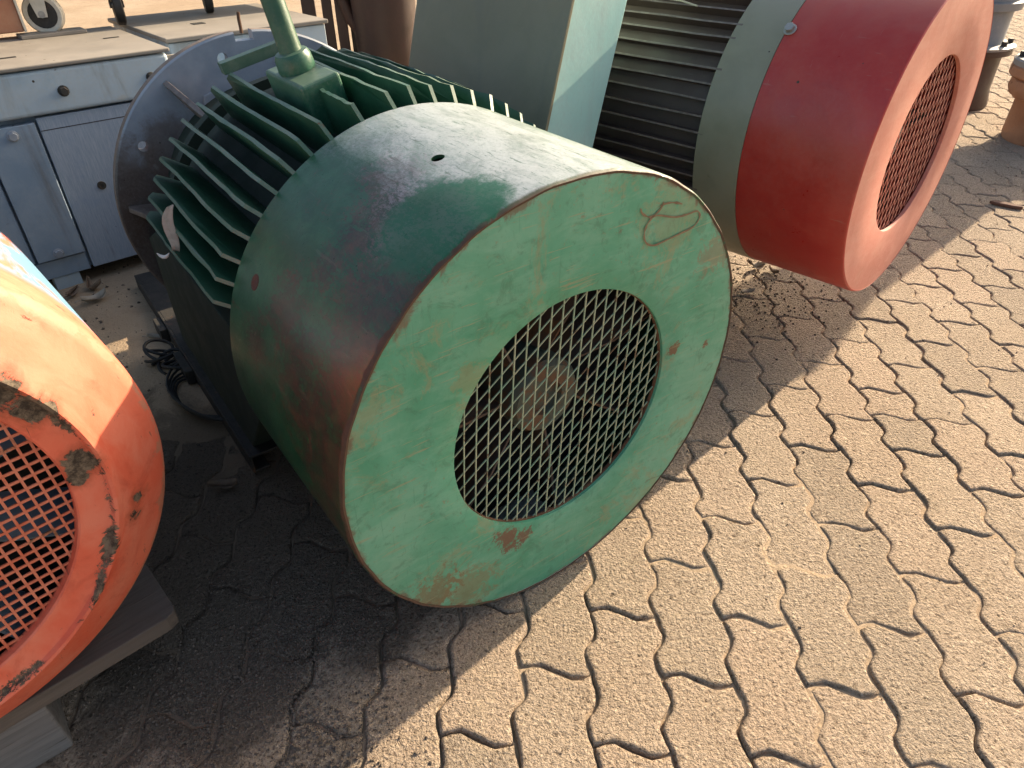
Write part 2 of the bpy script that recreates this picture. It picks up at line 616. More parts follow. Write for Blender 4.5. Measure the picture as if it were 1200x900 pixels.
# ------------------------------------------------------------------ materials of the machines
def green_shell_mat():
    k = NT('green_enamel_shell')
    o = k.obj()
    X, Y, Z = k.sep(o)
    mid = k.noise(o, 17, 8, .66, .4)
    big = k.noise(o, 5, 6, .6, .6)
    fine = k.noise(o, 150, 6, .75)
    speck = k.noise(o, 60, 8, .8, .2)
    base = k.mix(k.rng(mid, .35, .65), (.009, .062, .026), (.020, .095, .042))
    # thin pale bloom of old weathering over most of the paint
    base = k.mix(k.math('MULTIPLY', k.rng(big, .4, .75), .4), base, (.05, .10, .07))
    base = k.mix(k.math('MULTIPLY', k.rng(k.noise(o, 34, 10, .78, .4), .50, .66), .55), base, (.006, .045, .026))
    # brown film rubbed over the flank and shoulder where slings wore the paint: thin, stippled, finely broken up
    rag = k.noise(k.map(o, (14, 30, 30), (.2, 0, .3)), 1, 12, .78, .8)
    stip = k.noise(k.map(o, (130, 190, 190)), 1, 6, .85, .3)
    streak = k.noise(k.map(o, (60, 60, 5)), 1, 8, .7, .4)

    def film_at(pts, grow):
        f = None
        for p, r in pts:
            g = k.rng(k.dist(o, p), 0, r * grow, 1, 0)
            f = g if f is None else k.math('MAXIMUM', f, g)
        return f
    near = film_at([((-.05, -.22, .652), .055), ((-.04, -.265, .612), .085), ((-.03, -.305, .566), .09), ((-.03, -.344, .487), .085), ((-.02, -.36, .40), .08), ((0, -.366, .33), .07),
                    ((-.166, -.221, .654), .04), ((-.18, -.261, .619), .035), ((-.157, -.181, .681), .045), ((-.11, -.15, .695), .05), ((-.21, -.14, .70), .05),
                    ((-.149, -.336, .508), .065), ((-.105, -.349, .472), .075), ((-.22, -.31, .55), .05), ((-.07, -.355, .40), .06), ((-.09, -.361, .304), .06), ((-.294, -.347, .478), .04), ((-.02, -.26, .09), .08)], 1.9)
    fm = k.rng(k.math('ADD', near, k.math('ADD', k.math('MULTIPLY', k.math('SUBTRACT', rag, .5), 3.2), k.math('MULTIPLY', k.math('SUBTRACT', stip, .5), 4.5))), .46, .58)
    fm2 = k.math('MULTIPLY', fm, k.rng(streak, .3, .62, .45, .9))
    base = k.mix(fm2, base, k.mix(k.rng(rag, .4, .65), (.034, .023, .019), (.085, .044, .029)))
    # stippled abrasion at the edge of the clean patch on the shoulder
    ab = film_at([((-.06, -.145, .70), .07), ((-.02, -.17, .69), .05), ((-.10, -.19, .68), .05), ((-.15, -.16, .69), .05)], 1.7)
    am = k.rng(k.math('ADD', k.math('MULTIPLY', ab, .55), k.math('ADD', k.math('MULTIPLY', k.math('SUBTRACT', stip, .5), 6.0), k.math('MULTIPLY', k.math('SUBTRACT', rag, .5), 2.5))), .38, .55)
    base = k.mix(k.math('MULTIPLY', k.math('MULTIPLY', am, ab), .8), base, (.20, .16, .16))
    # settled dust with a painted pale sheen along the top, clean green in places
    nz = k.sep(k.geo.outputs['Normal'])[2]
    dsc = k.noise(k.map(o, (7, 20, 20), (0, 0, .35)), 1, 8, .72, .7)
    dm = k.rng(k.math('ADD', k.rng(nz, .86, 1.0, 0, 1, False), k.math('ADD', k.math('MULTIPLY', k.math('SUBTRACT', dsc, .5), .75), k.math('MULTIPLY', k.math('SUBTRACT', stip, .5), .8))), .12, .92)
    gone = k.rng(k.math('SUBTRACT', k.math('ADD', k.math('MULTIPLY', big, .9), k.math('MULTIPLY', speck, .7)), k.math('DIVIDE', k.dist(o, (-.06, -.165, .70)), .10)), -.2, .12)
    dm = k.math('MULTIPLY', dm, k.math('SUBTRACT', 1, gone))
    dm = k.math('MULTIPLY', dm, k.rng(stip, .40, .55, .80, 1))
    dm = k.math('MULTIPLY', dm, k.rng(k.noise(k.map(o, (5, 9, 9), (0, 0, .4)), 1, 9, .7, .9), .36, .58, .55, 1))
    dark = k.rng(k.noise(k.map(o, (26, 170, 170), (0, 0, .35)), 1, 8, .75, .5), .56, .62)
    dm = k.math('MULTIPLY', dm, k.math('SUBTRACT', 1, k.math('MULTIPLY', dark, .6)))
    base = k.mix(k.math('MULTIPLY', gone, .75), base, (.010, .105, .045))
    base = k.mix(k.math('MULTIPLY', dm, .80), base, (.48, .51, .52))
    # rust lip and rust specks
    rc = k.mix(k.noise(o, 70, 5, .7), (.045, .026, .018), (.11, .06, .036))
    lip = k.rng(k.math('ADD', k.math('MULTIPLY', X, -190), k.math('MULTIPLY', k.math('SUBTRACT', mid, .5), 7.0)), .2, .9, 1, 0)
    lip = k.math('MULTIPLY', lip, k.rng(nz, 1.0, .75, .25, 1))
    rs = k.rng(k.noise(o, 30, 9, .72, .5), .66, .71)
    rs = k.math('MULTIPLY', rs, .75)
    run = k.rng(k.noise(k.map(o, (30, 30, 3.2)), 1, 6, .7, .3), .62, .72)   # runs down the flank
    run = k.math('MULTIPLY', run, k.rng(nz, .5, .1, 0, .75))
    rf = k.math('MAXIMUM', lip, k.math('MAXIMUM', rs, run))
    base = k.mix(rf, base, rc)
    sc1 = k.noise(k.map(o, (16, 240, 30), (.3, .7, .2)), 1, 3, .5)
    base = k.mix(k.math('MULTIPLY', k.rng(sc1, .66, .72), .12), base, (.22, .2, .15))
    ro = k.math('ADD', k.rng(fine, .3, .7, .27, .38), k.math('MULTIPLY', k.math('MAXIMUM', rf, k.math('MULTIPLY', dm, .35)), .35), True)
    h = k.math('ADD', k.math('MULTIPLY', k.noise(o, 30, 4, .6), .5), k.math('MULTIPLY', fine, .22))
    h = k.math('SUBTRACT', h, k.math('MULTIPLY', rf, .4))
    dent = k.noise(o, 7, 2, .5)
    return k.out(base, ro, 0, k.bump(h, .22, .0025, k.bump(dent, .35, .012)), .38)


def faded_plate(name, c1, c2, dustc, rim_r, rimrust, blobs, rough=.5, axis_z=.366, rusty=.5):
    """front plate of a fan cowl: faded paint, rust along its rim and hole, scrapes"""
    k = NT(name)
    o = k.obj()
    X, Y, Z = k.sep(o)
    rr = k.math('SQRT', k.math('ADD', k.math('POWER', Y, 2), k.math('POWER', k.math('SUBTRACT', Z, axis_z), 2)))
    big = k.noise(o, 5, 8, .66, .9)
    mid = k.noise(o, 19, 10, .74, .7)
    fine = k.noise(o, 150, 6, .75)
    smear = k.noise(k.map(o, (1, 9, 34), (.35, 0, 0)), 1, 7, .68, .6)
    col = k.mix(k.rng(big, .3, .7), c1, c2)
    col = k.mix(k.math('MULTIPLY', k.rng(smear, .44, .64), .26), col, dustc)
    col = k.mix(k.math('MULTIPLY', k.rng(mid, .52, .72), .28), col, dustc)
    col = k.mix(k.math('MULTIPLY', k.rng(mid, .44, .3), .4), col, c1)
    sp = k.rng(k.noise(o, 75, 6, .8, .2), .60, .64)
    sp = k.math('MULTIPLY', sp, k.rng(big, .44, .6, .15, 1))
    col = k.mix(k.math('MULTIPLY', sp, 1.6 * min(rusty, .5)), col, (.22, .15, .075))
    huge = k.noise(o, 2.6, 4, .6, .5)
    col = k.mix(k.math('MULTIPLY', k.rng(huge, .42, .62), .35), col, dustc)
    grime = k.rng(k.noise(k.map(o, (1, 28, 28), (.8, 0, 0)), 1, 12, .82, .9), .52, .60)
    col = k.mix(k.math('MULTIPLY', grime, .38 * rusty * 2), col, tuple(q * .45 + w for q, w in zip(c1, (.02, .015, .008))))
    rc = k.mix(k.noise(o, 80, 5, .7), (.10, .058, .036), (.20, .125, .075))
    edge = k.rng(k.math('ADD', k.math('MULTIPLY', k.math('SUBTRACT', rim_r, rr), 110), k.math('MULTIPLY', k.math('SUBTRACT', k.noise(o, 26, 8, .7, .5), .5), 7 * rimrust)), .1, 1.1, 1, 0)
    rf = k.math('MULTIPLY', edge, .8 * rimrust)
    rf = k.math('MAXIMUM', rf, k.math('MULTIPLY', k.rng(k.noise(o, 14, 12, .80, .8), .615 + .05 * (1 - rusty), .65), rusty))
    yel = k.rng(k.noise(o, 8, 12, .80, .6), .54, .61)
    col = k.mix(k.math('MULTIPLY', yel, .9 * rusty), col, (.25, .22, .11))
    tex = k.math('ADD', k.math('MULTIPLY', k.math('SUBTRACT', k.noise(o, 30, 12, .8, .8), .5), 5.0), k.math('MULTIPLY', k.math('SUBTRACT', fine, .5), 2.0))
    for p, r, cc, st in blobs:
        d = k.dist(o, p)
        mk = k.math('SUBTRACT', k.math('ADD', tex, .75), k.math('DIVIDE', d, r))
        col = k.mix(k.math('MULTIPLY', k.rng(mk, -.15, .2), st), col, cc)
    col = k.mix(rf, col, rc)
    s1 = k.noise(k.map(o, (5, 12, 230), (.6, 0, 0)), 1, 3, .5)
    s2 = k.noise(k.map(o, (5, 9, 190), (-1.1, 0, 0)), 1, 3, .5)
    s3 = k.noise(k.map(o, (5, 200, 10), (.25, 0, 0)), 1, 3, .5)
    col = k.mix(k.math('MULTIPLY', k.rng(k.math('MAXIMUM', s1, s2), .655, .69), .5 * min(1, rusty * 2)), col, (.30, .26, .15))
    col = k.mix(k.math('MULTIPLY', k.rng(s3, .65, .70), .22), col, tuple(q * .6 for q in c1))
    ro = k.math('ADD', k.rng(fine, .3, .7, rough - .06, rough + .08), k.math('MULTIPLY', rf, .3), True)
    h = k.math('ADD', k.math('MULTIPLY', k.noise(o, 40, 4, .6), .4), k.math('MULTIPLY', fine, .25))
    h = k.math('SUBTRACT', h, k.math('MULTIPLY', rf, .4))
    return k.out(col, ro, 0, k.bump(h, .25, .002, k.bump(k.noise(o, 6, 2, .5), .3, .01)))


M_gshell = green_shell_mat()
M_gface = faded_plate('green_faded_plate', (.048, .255, .148), (.095, .33, .215), (.23, .41, .30), .3655, 1.0,
                      [((0, .171, .634), .07, (.25, .24, .12), .35), ((0, .224, .396), .014, (.14, .07, .035), .95), ((0, .306, .374), .009, (.13, .065, .035), .95),
                       ((0, -.112, .166), .035, (.13, .065, .04), .95), ((0, -.085, .158), .02, (.13, .065, .04), .9), ((0, -.19, .10), .06, (.19, .15, .07), .6),
                       ((0, -.25, .14), .05, (.17, .11, .05), .7), ((0, .29, .55), .04, (.19, .15, .09), .6), ((0, -.17, .50), .03, (.24, .20, .09), .4)])
M_gfin = paint('green_fin_paint', (.009, .062, .032), (.02, .098, .05), .38, .2, (.15, .14, .10), .0, .2, .2, scratch=.3)
M_gedge = paint('worn_fin_edge', (.040, .105, .065), (.10, .155, .11), .5, .18, (.30, .28, .23), .0, .45, .3, scratch=.0, scale=1.6)
M_gdark = paint('green_dirty_body', (.010, .024, .015), (.02, .034, .022), .8, .2, (.07, .06, .045), .0, .4, .0, scratch=.2)
M_flange = paint('blue_grey_iron', (.23, .27, .325), (.32, .36, .42), .42, .4, (.33, .33, .32), .0, .30, .1,
                 blobs=[((-1.165, -.37, .42), .16, (.085, .06, .05), .93), ((-1.165, -.25, .20), .30, (.08, .055, .045), .93), ((-1.16, -.23, .52), .08, (.10, .07, .055), .8)], scratch=.3, scale=1.3)
M_mesh_g = simple('green_wire', (.22, .36, .25), (.42, .42, .28), .5, 45, rust=.35)
M_fan = simple('fan_iron', (.05, .035, .03), (.10, .065, .05), .65, 25, rust=.6)
M_hub = simple('hub_pale_green', (.05, .075, .062), (.085, .09, .065), .6, 30, rust=.7)
M_rust = simple('rusty_iron', (.09, .042, .022), (.17, .085, .045), .85, 40)
M_black = simple('black_rubber', (.012, .012, .012), (.03, .028, .026), .6, 30)
M_dark = simple('dark_gap', (.012, .011, .010), (.02, .018, .016), .9, 30)
M_mark = simple('scribble_rust', (.17, .11, .065), (.23, .16, .09), .8, 60)

# ------------------------------------------------------------------ the big green motor
G_AZ = -.9404
green = empty('electric_motor', (.0836, .8117, .003), G_AZ,
              'large green finned electric motor with round mesh fan cover, standing in the middle', 'motor', 'electric motors lying in a row')
AX, RG = .366, .366


def shell_wob(a, t):
    return 1 + .0016 * sin(3 * t + 1 + a * 4) + .0012 * sin(7 * t + a * 11) + (.0012 * sin(23 * t) + .001 * sin(41 * t + 1)) * max(0, 1 + a / .02)


AXM = Matrix.Translation((0, 0, AX))
mb = MB()
pr = [(-.403, .361), (-.403, RG)] + [(-.403 + .4 * i / 10, RG) for i in range(1, 10)] + [(-.006, RG), (-.002, RG - .0005), (.0015, RG - .003), (.0008, RG - .006), (-.004, RG - .006)]
mb.lathe(pr, 160, 'x', 0, AXM, True, True, shell_wob)
shell = mb.build('fan_cowl', M_gshell, green)
# lifting hole through the top of the cowl
cut = MB()
a0 = R(13.87)
cut.tube([(-.185, -sin(a0) * r, AX + cos(a0) * r) for r in (.33, .40)], .0095, 20)
cutter = cut.build('cutter', M_dark)
bo = shell.modifiers.new('hole', 'BOOLEAN')
bo.operation = 'DIFFERENCE'; bo.object = cutter; bo.solver = 'EXACT'
cutter.matrix_world = Matrix.Translation(green.location) @ Matrix.Rotation(G_AZ, 4, 'Z')
bpy.context.view_layer.update()
dg = bpy.context.evaluated_depsgraph_get()
nm = bpy.data.meshes.new_from_object(shell.evaluated_get(dg))
shell.modifiers.clear()
shell.data = nm
nm.name = 'fan_cowl'
for p in nm.polygons: p.material_index = 0
while len(nm.materials) > 1: nm.materials.pop()
bpy.data.objects.remove(cutter)
shell.data = shell.data
es = shell.modifiers.new('sharp', 'EDGE_SPLIT'); es.split_angle = R(40)

mb = MB()
HR = .2012
mb.lathe([(.0, RG - .005), (.0008, RG - .012), (.0, .30), (-.0004, .25), (0, HR + .002), (-.001, HR), (-.006, HR), (-.006, RG - .005)], 128, 'x', 0, AXM, True, True)
mb.build('front_plate', M_gface, green)
mb = MB()
mb.lathe([(-.006, HR + .004), (-.0065, HR - .0015), (-.0115, HR - .0015), (-.0115, HR + .004)], 96, 'x', 0, AXM, True)
mb.build('grille_ring', M_rust, green)


def clip_line(p, d, r):
    b = p[0] * d[0] + p[1] * d[1]
    c = p[0] ** 2 + p[1] ** 2 - r * r
    q = b * b - c
    if q <= 0: return None
    return -b - math.sqrt(q), -b + math.sqrt(q)


def strands(mb, ang, sp, r, x, w, th, M, off=0, jog=None):
    d = (cos(R(ang)), sin(R(ang)))
    nrm = (-d[1], d[0])
    n = int(r / sp) + 1
    for i in range(-n, n + 1):
        c = (i + off) * sp
        p = (nrm[0] * c, nrm[1] * c)
        s = clip_line(p, d, r)
        if not s or s[1] - s[0] < .012: continue
        pts = []
        m = max(2, int((s[1] - s[0]) / .03))
        for k in range(m + 1):
            t = s[0] + (s[1] - s[0]) * k / m
            dz = .0012 * noise.noise((p[0] * 20 + t * 8, i * .7, ang))
            pts.append((x + dz, p[0] + d[0] * t + nrm[0] * dz, p[1] + d[1] * t + nrm[1] * dz))
        # flat ribbon strand
        vs, fs = [], []
        for q in pts:
            for (a, b) in ((-1, -1), (1, -1), (1, 1), (-1, 1)):
                vs.append((q[0] + b * th / 2, q[1] + nrm[0] * a * w / 2, q[2] + nrm[1] * a * w / 2))
        for k in range(m):
            for e in range(4):
                e2 = (e + 1) % 4
                fs.append((k * 4 + e, k * 4 + e2, (k + 1) * 4 + e2, (k + 1) * 4 + e))
        fs += [(3, 2, 1, 0), (m * 4, m * 4 + 1, m * 4 + 2, m * 4 + 3)]
        mb.add(vs, fs, 0, False, M)


mb = MB()
strands(mb, 87, .0200, HR + .002, -.0085, .0017, .0018, AXM)
strands(mb, 35, .0190, HR + .002, -.0095, .0015, .0018, AXM, .4)
mb.build('grille', M_mesh_g, green)

# fan behind the grille
mb = MB()
mb.lathe([(-.16, .0), (-.16, .30), (-.15, .31), (-.145, 0)], 48, 'x', 0, AXM)
mb.build('baffle', M_dark, green)
fan = MB()
fan.lathe([(-.14, .065), (-.06, .065), (-.05, .058), (-.05, .03), (-.062, .028), (-.062, 0)], 40, 'x', 0, AXM)
fan_o = fan.build('fan_hub', M_hub, green)
for i in range(7):
    t0 = 2 * PI * i / 7 + .3
    b = MB()
    Mx = AXM @ Matrix.Rotation(t0, 4, 'X')
    b.prism([(-.14, .06), (-.075, .07), (-.055, .15), (-.05, .27), (-.12, .285), (-.14, .2)], -.002, .002, 0, Mx @ Matrix.Rotation(.12, 4, 'Y'))
    b.build('fan_blade', M_fan, fan_o)

# rusty plug in the flank of the cowl
a1 = R(60.34)
nv = Vector((0, -sin(a1), cos(a1)))
mb = MB()
Mb = Matrix.Translation((-.3345, nv.y * RG, AX + nv.z * RG)) @ nv.to_track_quat('Z', 'Y').to_matrix().to_4x4()
mb.lathe([(-.004, .0125), (.0008, .0125), (.0016, .011), (.001, .004), (.001, 0)], 20, 'z', 0, Mb)
mb.build('plug', simple('plug_rust', (.05, .022, .014), (.085, .04, .024), .85, 60), green)

# stator body and cooling fins
mb = MB()
mb.lathe([(-.40, .25), (-.40, .315), (-.90, .315), (-.905, .30), (-.93, .285), (-1.165, .27)], 72, 'x', 0, AXM)
mb.build('stator_body', M_gdark, green)
mb = MB()
mb.lathe([(-.93, .285), (-.93, .325), (-.955, .325), (-.955, .28)], 72, 'x', 0, AXM, True)
mb.build('end_ring', M_gdark, green)

FIN_A = [-60, -54, -48, -42, -36.2, -30.3, -24.5, -18.5, -12.6, -6.5, -.7, 5.0, 14.0, 22.8, 28.9, 34.9, 41.1, 47.4, 53.6, 59.7, 65.4, 71.0]


def fin_mesh(a, seed):
    rnd = random.Random(seed)
    m = MB()
    t = .0032
    n = 12
    xs = [-.872 + .45 * i / n for i in range(n + 1)]
    wob = [rnd.uniform(-.0010, .0010) + .0011 * sin(i * .6 + seed) for i in range(n + 1)]
    top = [.389 + rnd.uniform(-.0020, .0012) for _ in xs]
    if 10 < a < 18: xs = [-.56 + .14 * i / n for i in range(n + 1)]   # interrupted by the lifting block
    chamf0 = xs[0] + .022
    poly = [(xs[0] - .004, .30)] + [(xs[0], .374)] + [(max(x, chamf0), r) for x, r in zip(xs, top)][1:] + [(-.402, .366), (-.39, .355), (-.39, .30)]
    w2 = [0, wob[0]] + wob[1:] + [0, 0, 0]
    vs = []
    for s in (-1, 1):
        for (x, r), w in zip(poly, w2):
            taper = 1.35 if r < .31 else 1
            vs.append((x, s * t * taper + w, r))
    k = len(poly)
    M = AXM @ Matrix.Rotation(R(a), 4, 'X')
    m.add(vs, [tuple(range(k)), tuple(range(2 * k - 1, k - 1, -1))], 0, False, M)
    m.add(vs, [(i, k + i, k + (i + 1) % k, (i + 1) % k) for i in range(k - 1)], 1, False, M)
    return m


for i, a in enumerate(FIN_A):
    fin_mesh(a, i).build('cooling_fin', [M_gfin, M_gedge], green)

# cross strap lying on the fins beside the lifting block
mb = MB()
mb.box((-.868, -.075, .380), (-.846, .085, .401), 0, AXM @ Matrix.Rotation(R(12.5), 4, 'X'))
mb.build('strap', M_gedge, green, .001)

# lifting block with its pipe
M_gblock = paint('green_block_paint', (.012, .085, .046), (.03, .13, .075), .4, .35, (.28, .28, .22), .3, .25, .3, scale=1.5)
mb = MB()
Mbl = AXM @ Matrix.Rotation(R(13.2), 4, 'X')
mb.box((-.705, -.036, .30), (-.54, .036, .402), 0, Mbl)
blk = mb.build('lifting_block', M_gblock, green, .006, 3)
M_pipe = paint('green_pipe_paint', (.014, .07, .032), (.05, .125, .06), .4, .3, (.22, .19, .10), .0, .4, .3, scale=1.6)
mb = MB()
Mp = Mbl @ Matrix.Translation((-.632, 0, .402))
mb.lathe([(0, .031), (.004, .032), (.022, .031), (.03, .027), (.032, .012)], 32, 'z', 0, Mp)
mb.build('boss', M_gblock, blk)
mb = MB()
pbase = Mp @ Vector((0, 0, .02))
pdir = Vector((-.30, -.10, 1)).normalized()
mb.tube([pbase + pdir * s for s in (0, .04, .1, .2, .3, .45)], [.0195, .019, .019, .019, .019, .019], 24)
mb.build('pipe', M_pipe, blk)

# mounting flange
M_lip = simple('flange_lip_rust', (.16, .115, .085), (.24, .18, .14), .7, 50)
mb = MB()
FR = .379
wob_f = lambda a, t: 1
mb.lathe([(-1.195, .10), (-1.195, FR - .002), (-1.193, FR), (-1.170, FR)], 128, 'x', 1, AXM)
mb.lathe([(-1.170, FR), (-1.167, FR - .004), (-1.1665, .10)], 128, 'x', 0, AXM)
fl = mb.build('flange', [M_flange, M_lip], green)
# through holes of the flange
cut = MB()
for (a, r, rad) in [(59.6, .331, .0115), (11.5, .333, .0125), (-36, .332, .012), (107, .332, .012), (-84, .332, .012)]:
    cut.tube([(-1.25, -sin(R(a)) * r, AX + cos(R(a)) * r), (-1.1, -sin(R(a)) * r, AX + cos(R(a)) * r)], rad, 20)
cut.box((-1.25, -.03, AX + .358), (-1.1, .012, AX + .40))
cutter = cut.build('cutter', M_dark)
cutter.matrix_world = Matrix.Translation(green.location) @ Matrix.Rotation(G_AZ, 4, 'Z')
sol = fl.modifiers.new('h', 'BOOLEAN'); sol.operation = 'DIFFERENCE'; sol.object = cutter; sol.solver = 'EXACT'
bpy.context.view_layer.update()
nm = bpy.data.meshes.new_from_object(fl.evaluated_get(bpy.context.evaluated_depsgraph_get()))
fl.modifiers.clear(); fl.data = nm; nm.name = 'flange'
bpy.data.objects.remove(cutter)
es = fl.modifiers.new('sharp', 'EDGE_SPLIT'); es.split_angle = R(35)
M_guss = simple('brown_iron', (.10, .075, .062), (.19, .155, .135), .5, 40)
for a in (34.7, 84, -15, -65):
    m = MB()
    m.prism([(-1.168, .25), (-1.168, .358), (-1.155, .360), (-.958, .285), (-.958, .25)], -.006, .006, 0, AXM @ Matrix.Rotation(R(a), 4, 'X') @ Matrix.Rotation(R(90), 4, 'X'))
    m.build('gusset', M_guss, green, .0015)
m = MB()
bolt_mb(m, Vector((-1.1665, -sin(R(25.4)) * .266, AX + cos(R(25.4)) * .266)), (1, 0, 0), .022, .006, False)
m.build('bolt_boss', M_flange, green, .002)
m = MB()
m.tube([(-1.18, -.008, AX + .372), (-1.18, -.008, AX + .402), (-1.18, -.006, AX + .415)], .004, 8)
m.build('split_pin', M_rust, green)

# feet: side plate and rail
M_rail = simple('dirty_rail_steel', (.022, .021, .019), (.05, .043, .036), .7, 30, rust=.12)
mb = MB()
mb.prism([(-1.13, .056), (-.60, .056), (-.46, .22), (-.46, .40), (-1.0, .40), (-1.13, .34)], .22, .340, 0, Matrix.Rotation(R(90), 4, 'X'))
mb.build('foot_plate', M_gdark, green, .003)
mb = MB()
for (a, b) in [((-1.60, -.358, .01), (-.575, -.352, .055)), ((-1.60, -.352, .049), (-.575, -.25, .055)), ((-1.60, -.352, .01), (-.575, -.322, .016))]:
    mb.box(a, b)
mb.build('rail', M_rail, green, .0012)
for (x0, x1) in [(-1.30, -1.22), (-1.09, -.98)]:
    mb = MB()
    mb.box((x0, -.378, .012), (x1, -.3585, .05))
    mb.build('rail_lug', M_rail, green, .002)
mb = MB()
mb.box((-1.0, .24, .0), (-.5, .33, .30))
mb.build('foot_plate', M_gdark, green, .003)

# the scrawled mark on the front plate
mb = MB()


def face_pt(px, py):
    """pixel of the 1200x900 frame to the plane of the green front plate (modelling aid: gives y,z in the motor's own frame)"""
    d = (fw + r2 * ((px - 600) / FPX) - u2 * ((py - 450) / FPX)).normalized()
    g = Vector((cos(G_AZ), sin(G_AZ), 0)); t = Vector((-g.y, g.x, 0))
    P0 = Vector((.0836, .8117, 0)); o0 = Vector((0, 0, CAMZ))
    X = o0 + d * ((P0 - o0).dot(g) / d.dot(g)) - P0
    return X.dot(t), X.z - .003


scr = [[(777, 236), (773, 245), (764, 254), (757, 264), (754, 276), (757, 285), (766, 287), (780, 281), (797, 273), (812, 265), (819, 254), (816, 247), (804, 251), (790, 254), (772, 252), (763, 254)],
       [(773, 241), (780, 238), (790, 237), (800, 239)],
       [(750, 244), (752, 250), (760, 254), (767, 251)]]
for st in scr:
    pts = [Vector((0, *face_pt(*p))) for p in st]
    fine_pts = []
    for i in range(len(pts) - 1):
        p0, p1, p2, p3 = pts[max(0, i - 1)], pts[i], pts[i + 1], pts[min(len(pts) - 1, i + 2)]
        for j in range(5):
            t = j / 5
            fine_pts.append(.5 * ((2 * p1) + (p2 - p0) * t + (2 * p0 - 5 * p1 + 4 * p2 - p3) * t * t + (3 * p1 - p0 - 3 * p2 + p3) * t ** 3))
    vs, fs = [], []
    for i, p in enumerate(fine_pts):
        d = (fine_pts[min(i + 1, len(fine_pts) - 1)] - fine_pts[max(0, i - 1)]).normalized()
        nn = Vector((0, -d.z, d.y)) * (.0014 + .0011 * noise.noise((i * .4, 1, 2)))
        vs += [(.0016, p.y + nn.y, p.z + nn.z), (.0016, p.y - nn.y, p.z - nn.z)]
        if i: fs.append((2 * i - 2, 2 * i - 1, 2 * i + 1, 2 * i))
    mb.add(vs, fs)
mb.build('scrawl', M_mark, green, recalc=False)

# ------------------------------------------------------------------ red motor on the right
RD_AZ = -.7731
RZ = .5078
RR, RH, RL1, RL2 = .3578, .2005, .2655, .3847
red = empty('electric_motor', (.9637, 1.6411, 0), RD_AZ,
            'motor with red fan cowl, pink front plate and teal terminal box, upper right', 'motor', 'electric motors lying in a row')
RXM = Matrix.Translation((0, 0, RZ))
M_red = paint('red_enamel', (.42, .028, .022), (.47, .045, .03), .34, .30, (.40, .13, .10), .30, .06, .05, scratch=.5, scale=.9, bumpy=.22, fade=((.36, .03, .026), 3.5, .5, .8))
M_olive = paint('olive_grey_enamel', (.22, .205, .14), (.27, .25, .175), .34, .3, (.24, .24, .19), .35, .12, .08, scratch=.4, scale=1.2, bumpy=.25)
M_pink = faded_plate('pink_faded_plate', (.52, .175, .13), (.59, .235, .18), (.63, .32, .25), RR, .12, [((0, .02, .21), .05, (.50, .16, .12), .5)], .55, RZ, .08)
mb = MB()
mb.lathe([(-RL1, RR), (-.1, RR), (-.006, RR), (-.001, RR - .002), (.001, RR - .005), (-.002, RR - .008), (-.02, RR - .006), (-RL1, RR - .006)], 128, 'x', 0, RXM, True)
mb.build('fan_cowl', M_red, red)
mb = MB()
mb.lathe([(-RL2, RR - .012), (-RL2, RR - .001), (-RL2 + .002, RR + .001), (-RL1 - .001, RR + .0012), (-RL1 - .001, RR - .012)], 128, 'x', 0, RXM, True)
mb.build('cowl_band', M_olive, red)
mb = MB()
mb.lathe([(.0005, RR - .006), (.0012, .30), (.0005, RH + .003), (-.001, RH), (-.010, RH), (-.010, RR - .007)], 128, 'x', 0, RXM, True)
mb.build('front_plate', M_pink, red)
M_mesh_r = simple('red_wire', (.46, .14, .10), (.58, .25, .19), .5, 45, rust=.1)
mb = MB()
strands(mb, 65, .0235, RH + .001, -.0125, .0030, .0011, RXM)
strands(mb, 115, .0235, RH + .001, -.0138, .0030, .0011, RXM, .3)
mb.build('grille', M_mesh_r, red)
mb = MB()
mb.lathe([(-.17, 0), (-.17, .32), (-.16, .33), (-.155, 0)], 48, 'x', 0, RXM)
mb.build('baffle', M_dark, red)
mb = MB()
mb.lathe([(-.15, .06), (-.07, .06), (-.06, .05), (-.06, 0)], 32, 'x', 0, RXM)
hub = mb.build('fan_hub', simple('grey_hub', (.2, .19, .17), (.3, .28, .24), .5, 30), red)
for i in range(7):
    b = MB()
    b.prism([(-.15, .05), (-.09, .06), (-.07, .2), (-.075, .29), (-.15, .29)], -.002, .002, 0, RXM @ Matrix.Rotation(2 * PI * i / 7, 4, 'X') @ Matrix.Rotation(.12, 4, 'Y'))
    b.build('fan_blade', M_fan, hub)
M_steel = simple('dull_steel', (.32, .31, .29), (.42, .4, .37), .45, 60, metal=.6)
ab = R(45.2)
nb = Vector((0, -sin(ab), cos(ab)))
mb = MB()
bolt_mb(mb, Vector((-.259, nb.y * (RR + .001), RZ + nb.z * (RR + .001))), nb, .0105, .011)
mb.build('bolt', M_steel, red, .0008)
M_rfin = paint('maroon_brown_fin', (.055, .034, .030), (.075, .045, .038), .5, .15, (.13, .10, .085), .0, .1, .0, scratch=.3)
M_rfe = simple('maroon_fin_edge', (.11, .08, .07), (.19, .15, .13), .5, 50)
mb = MB()
mb.lathe([(-.36, .20), (-.36, .338), (-1.25, .338), (-1.25, .15), (-1.35, .1), (-1.35, 0)], 64, 'x', 0, RXM)
mb.build('stator_body', M_rfin, red)
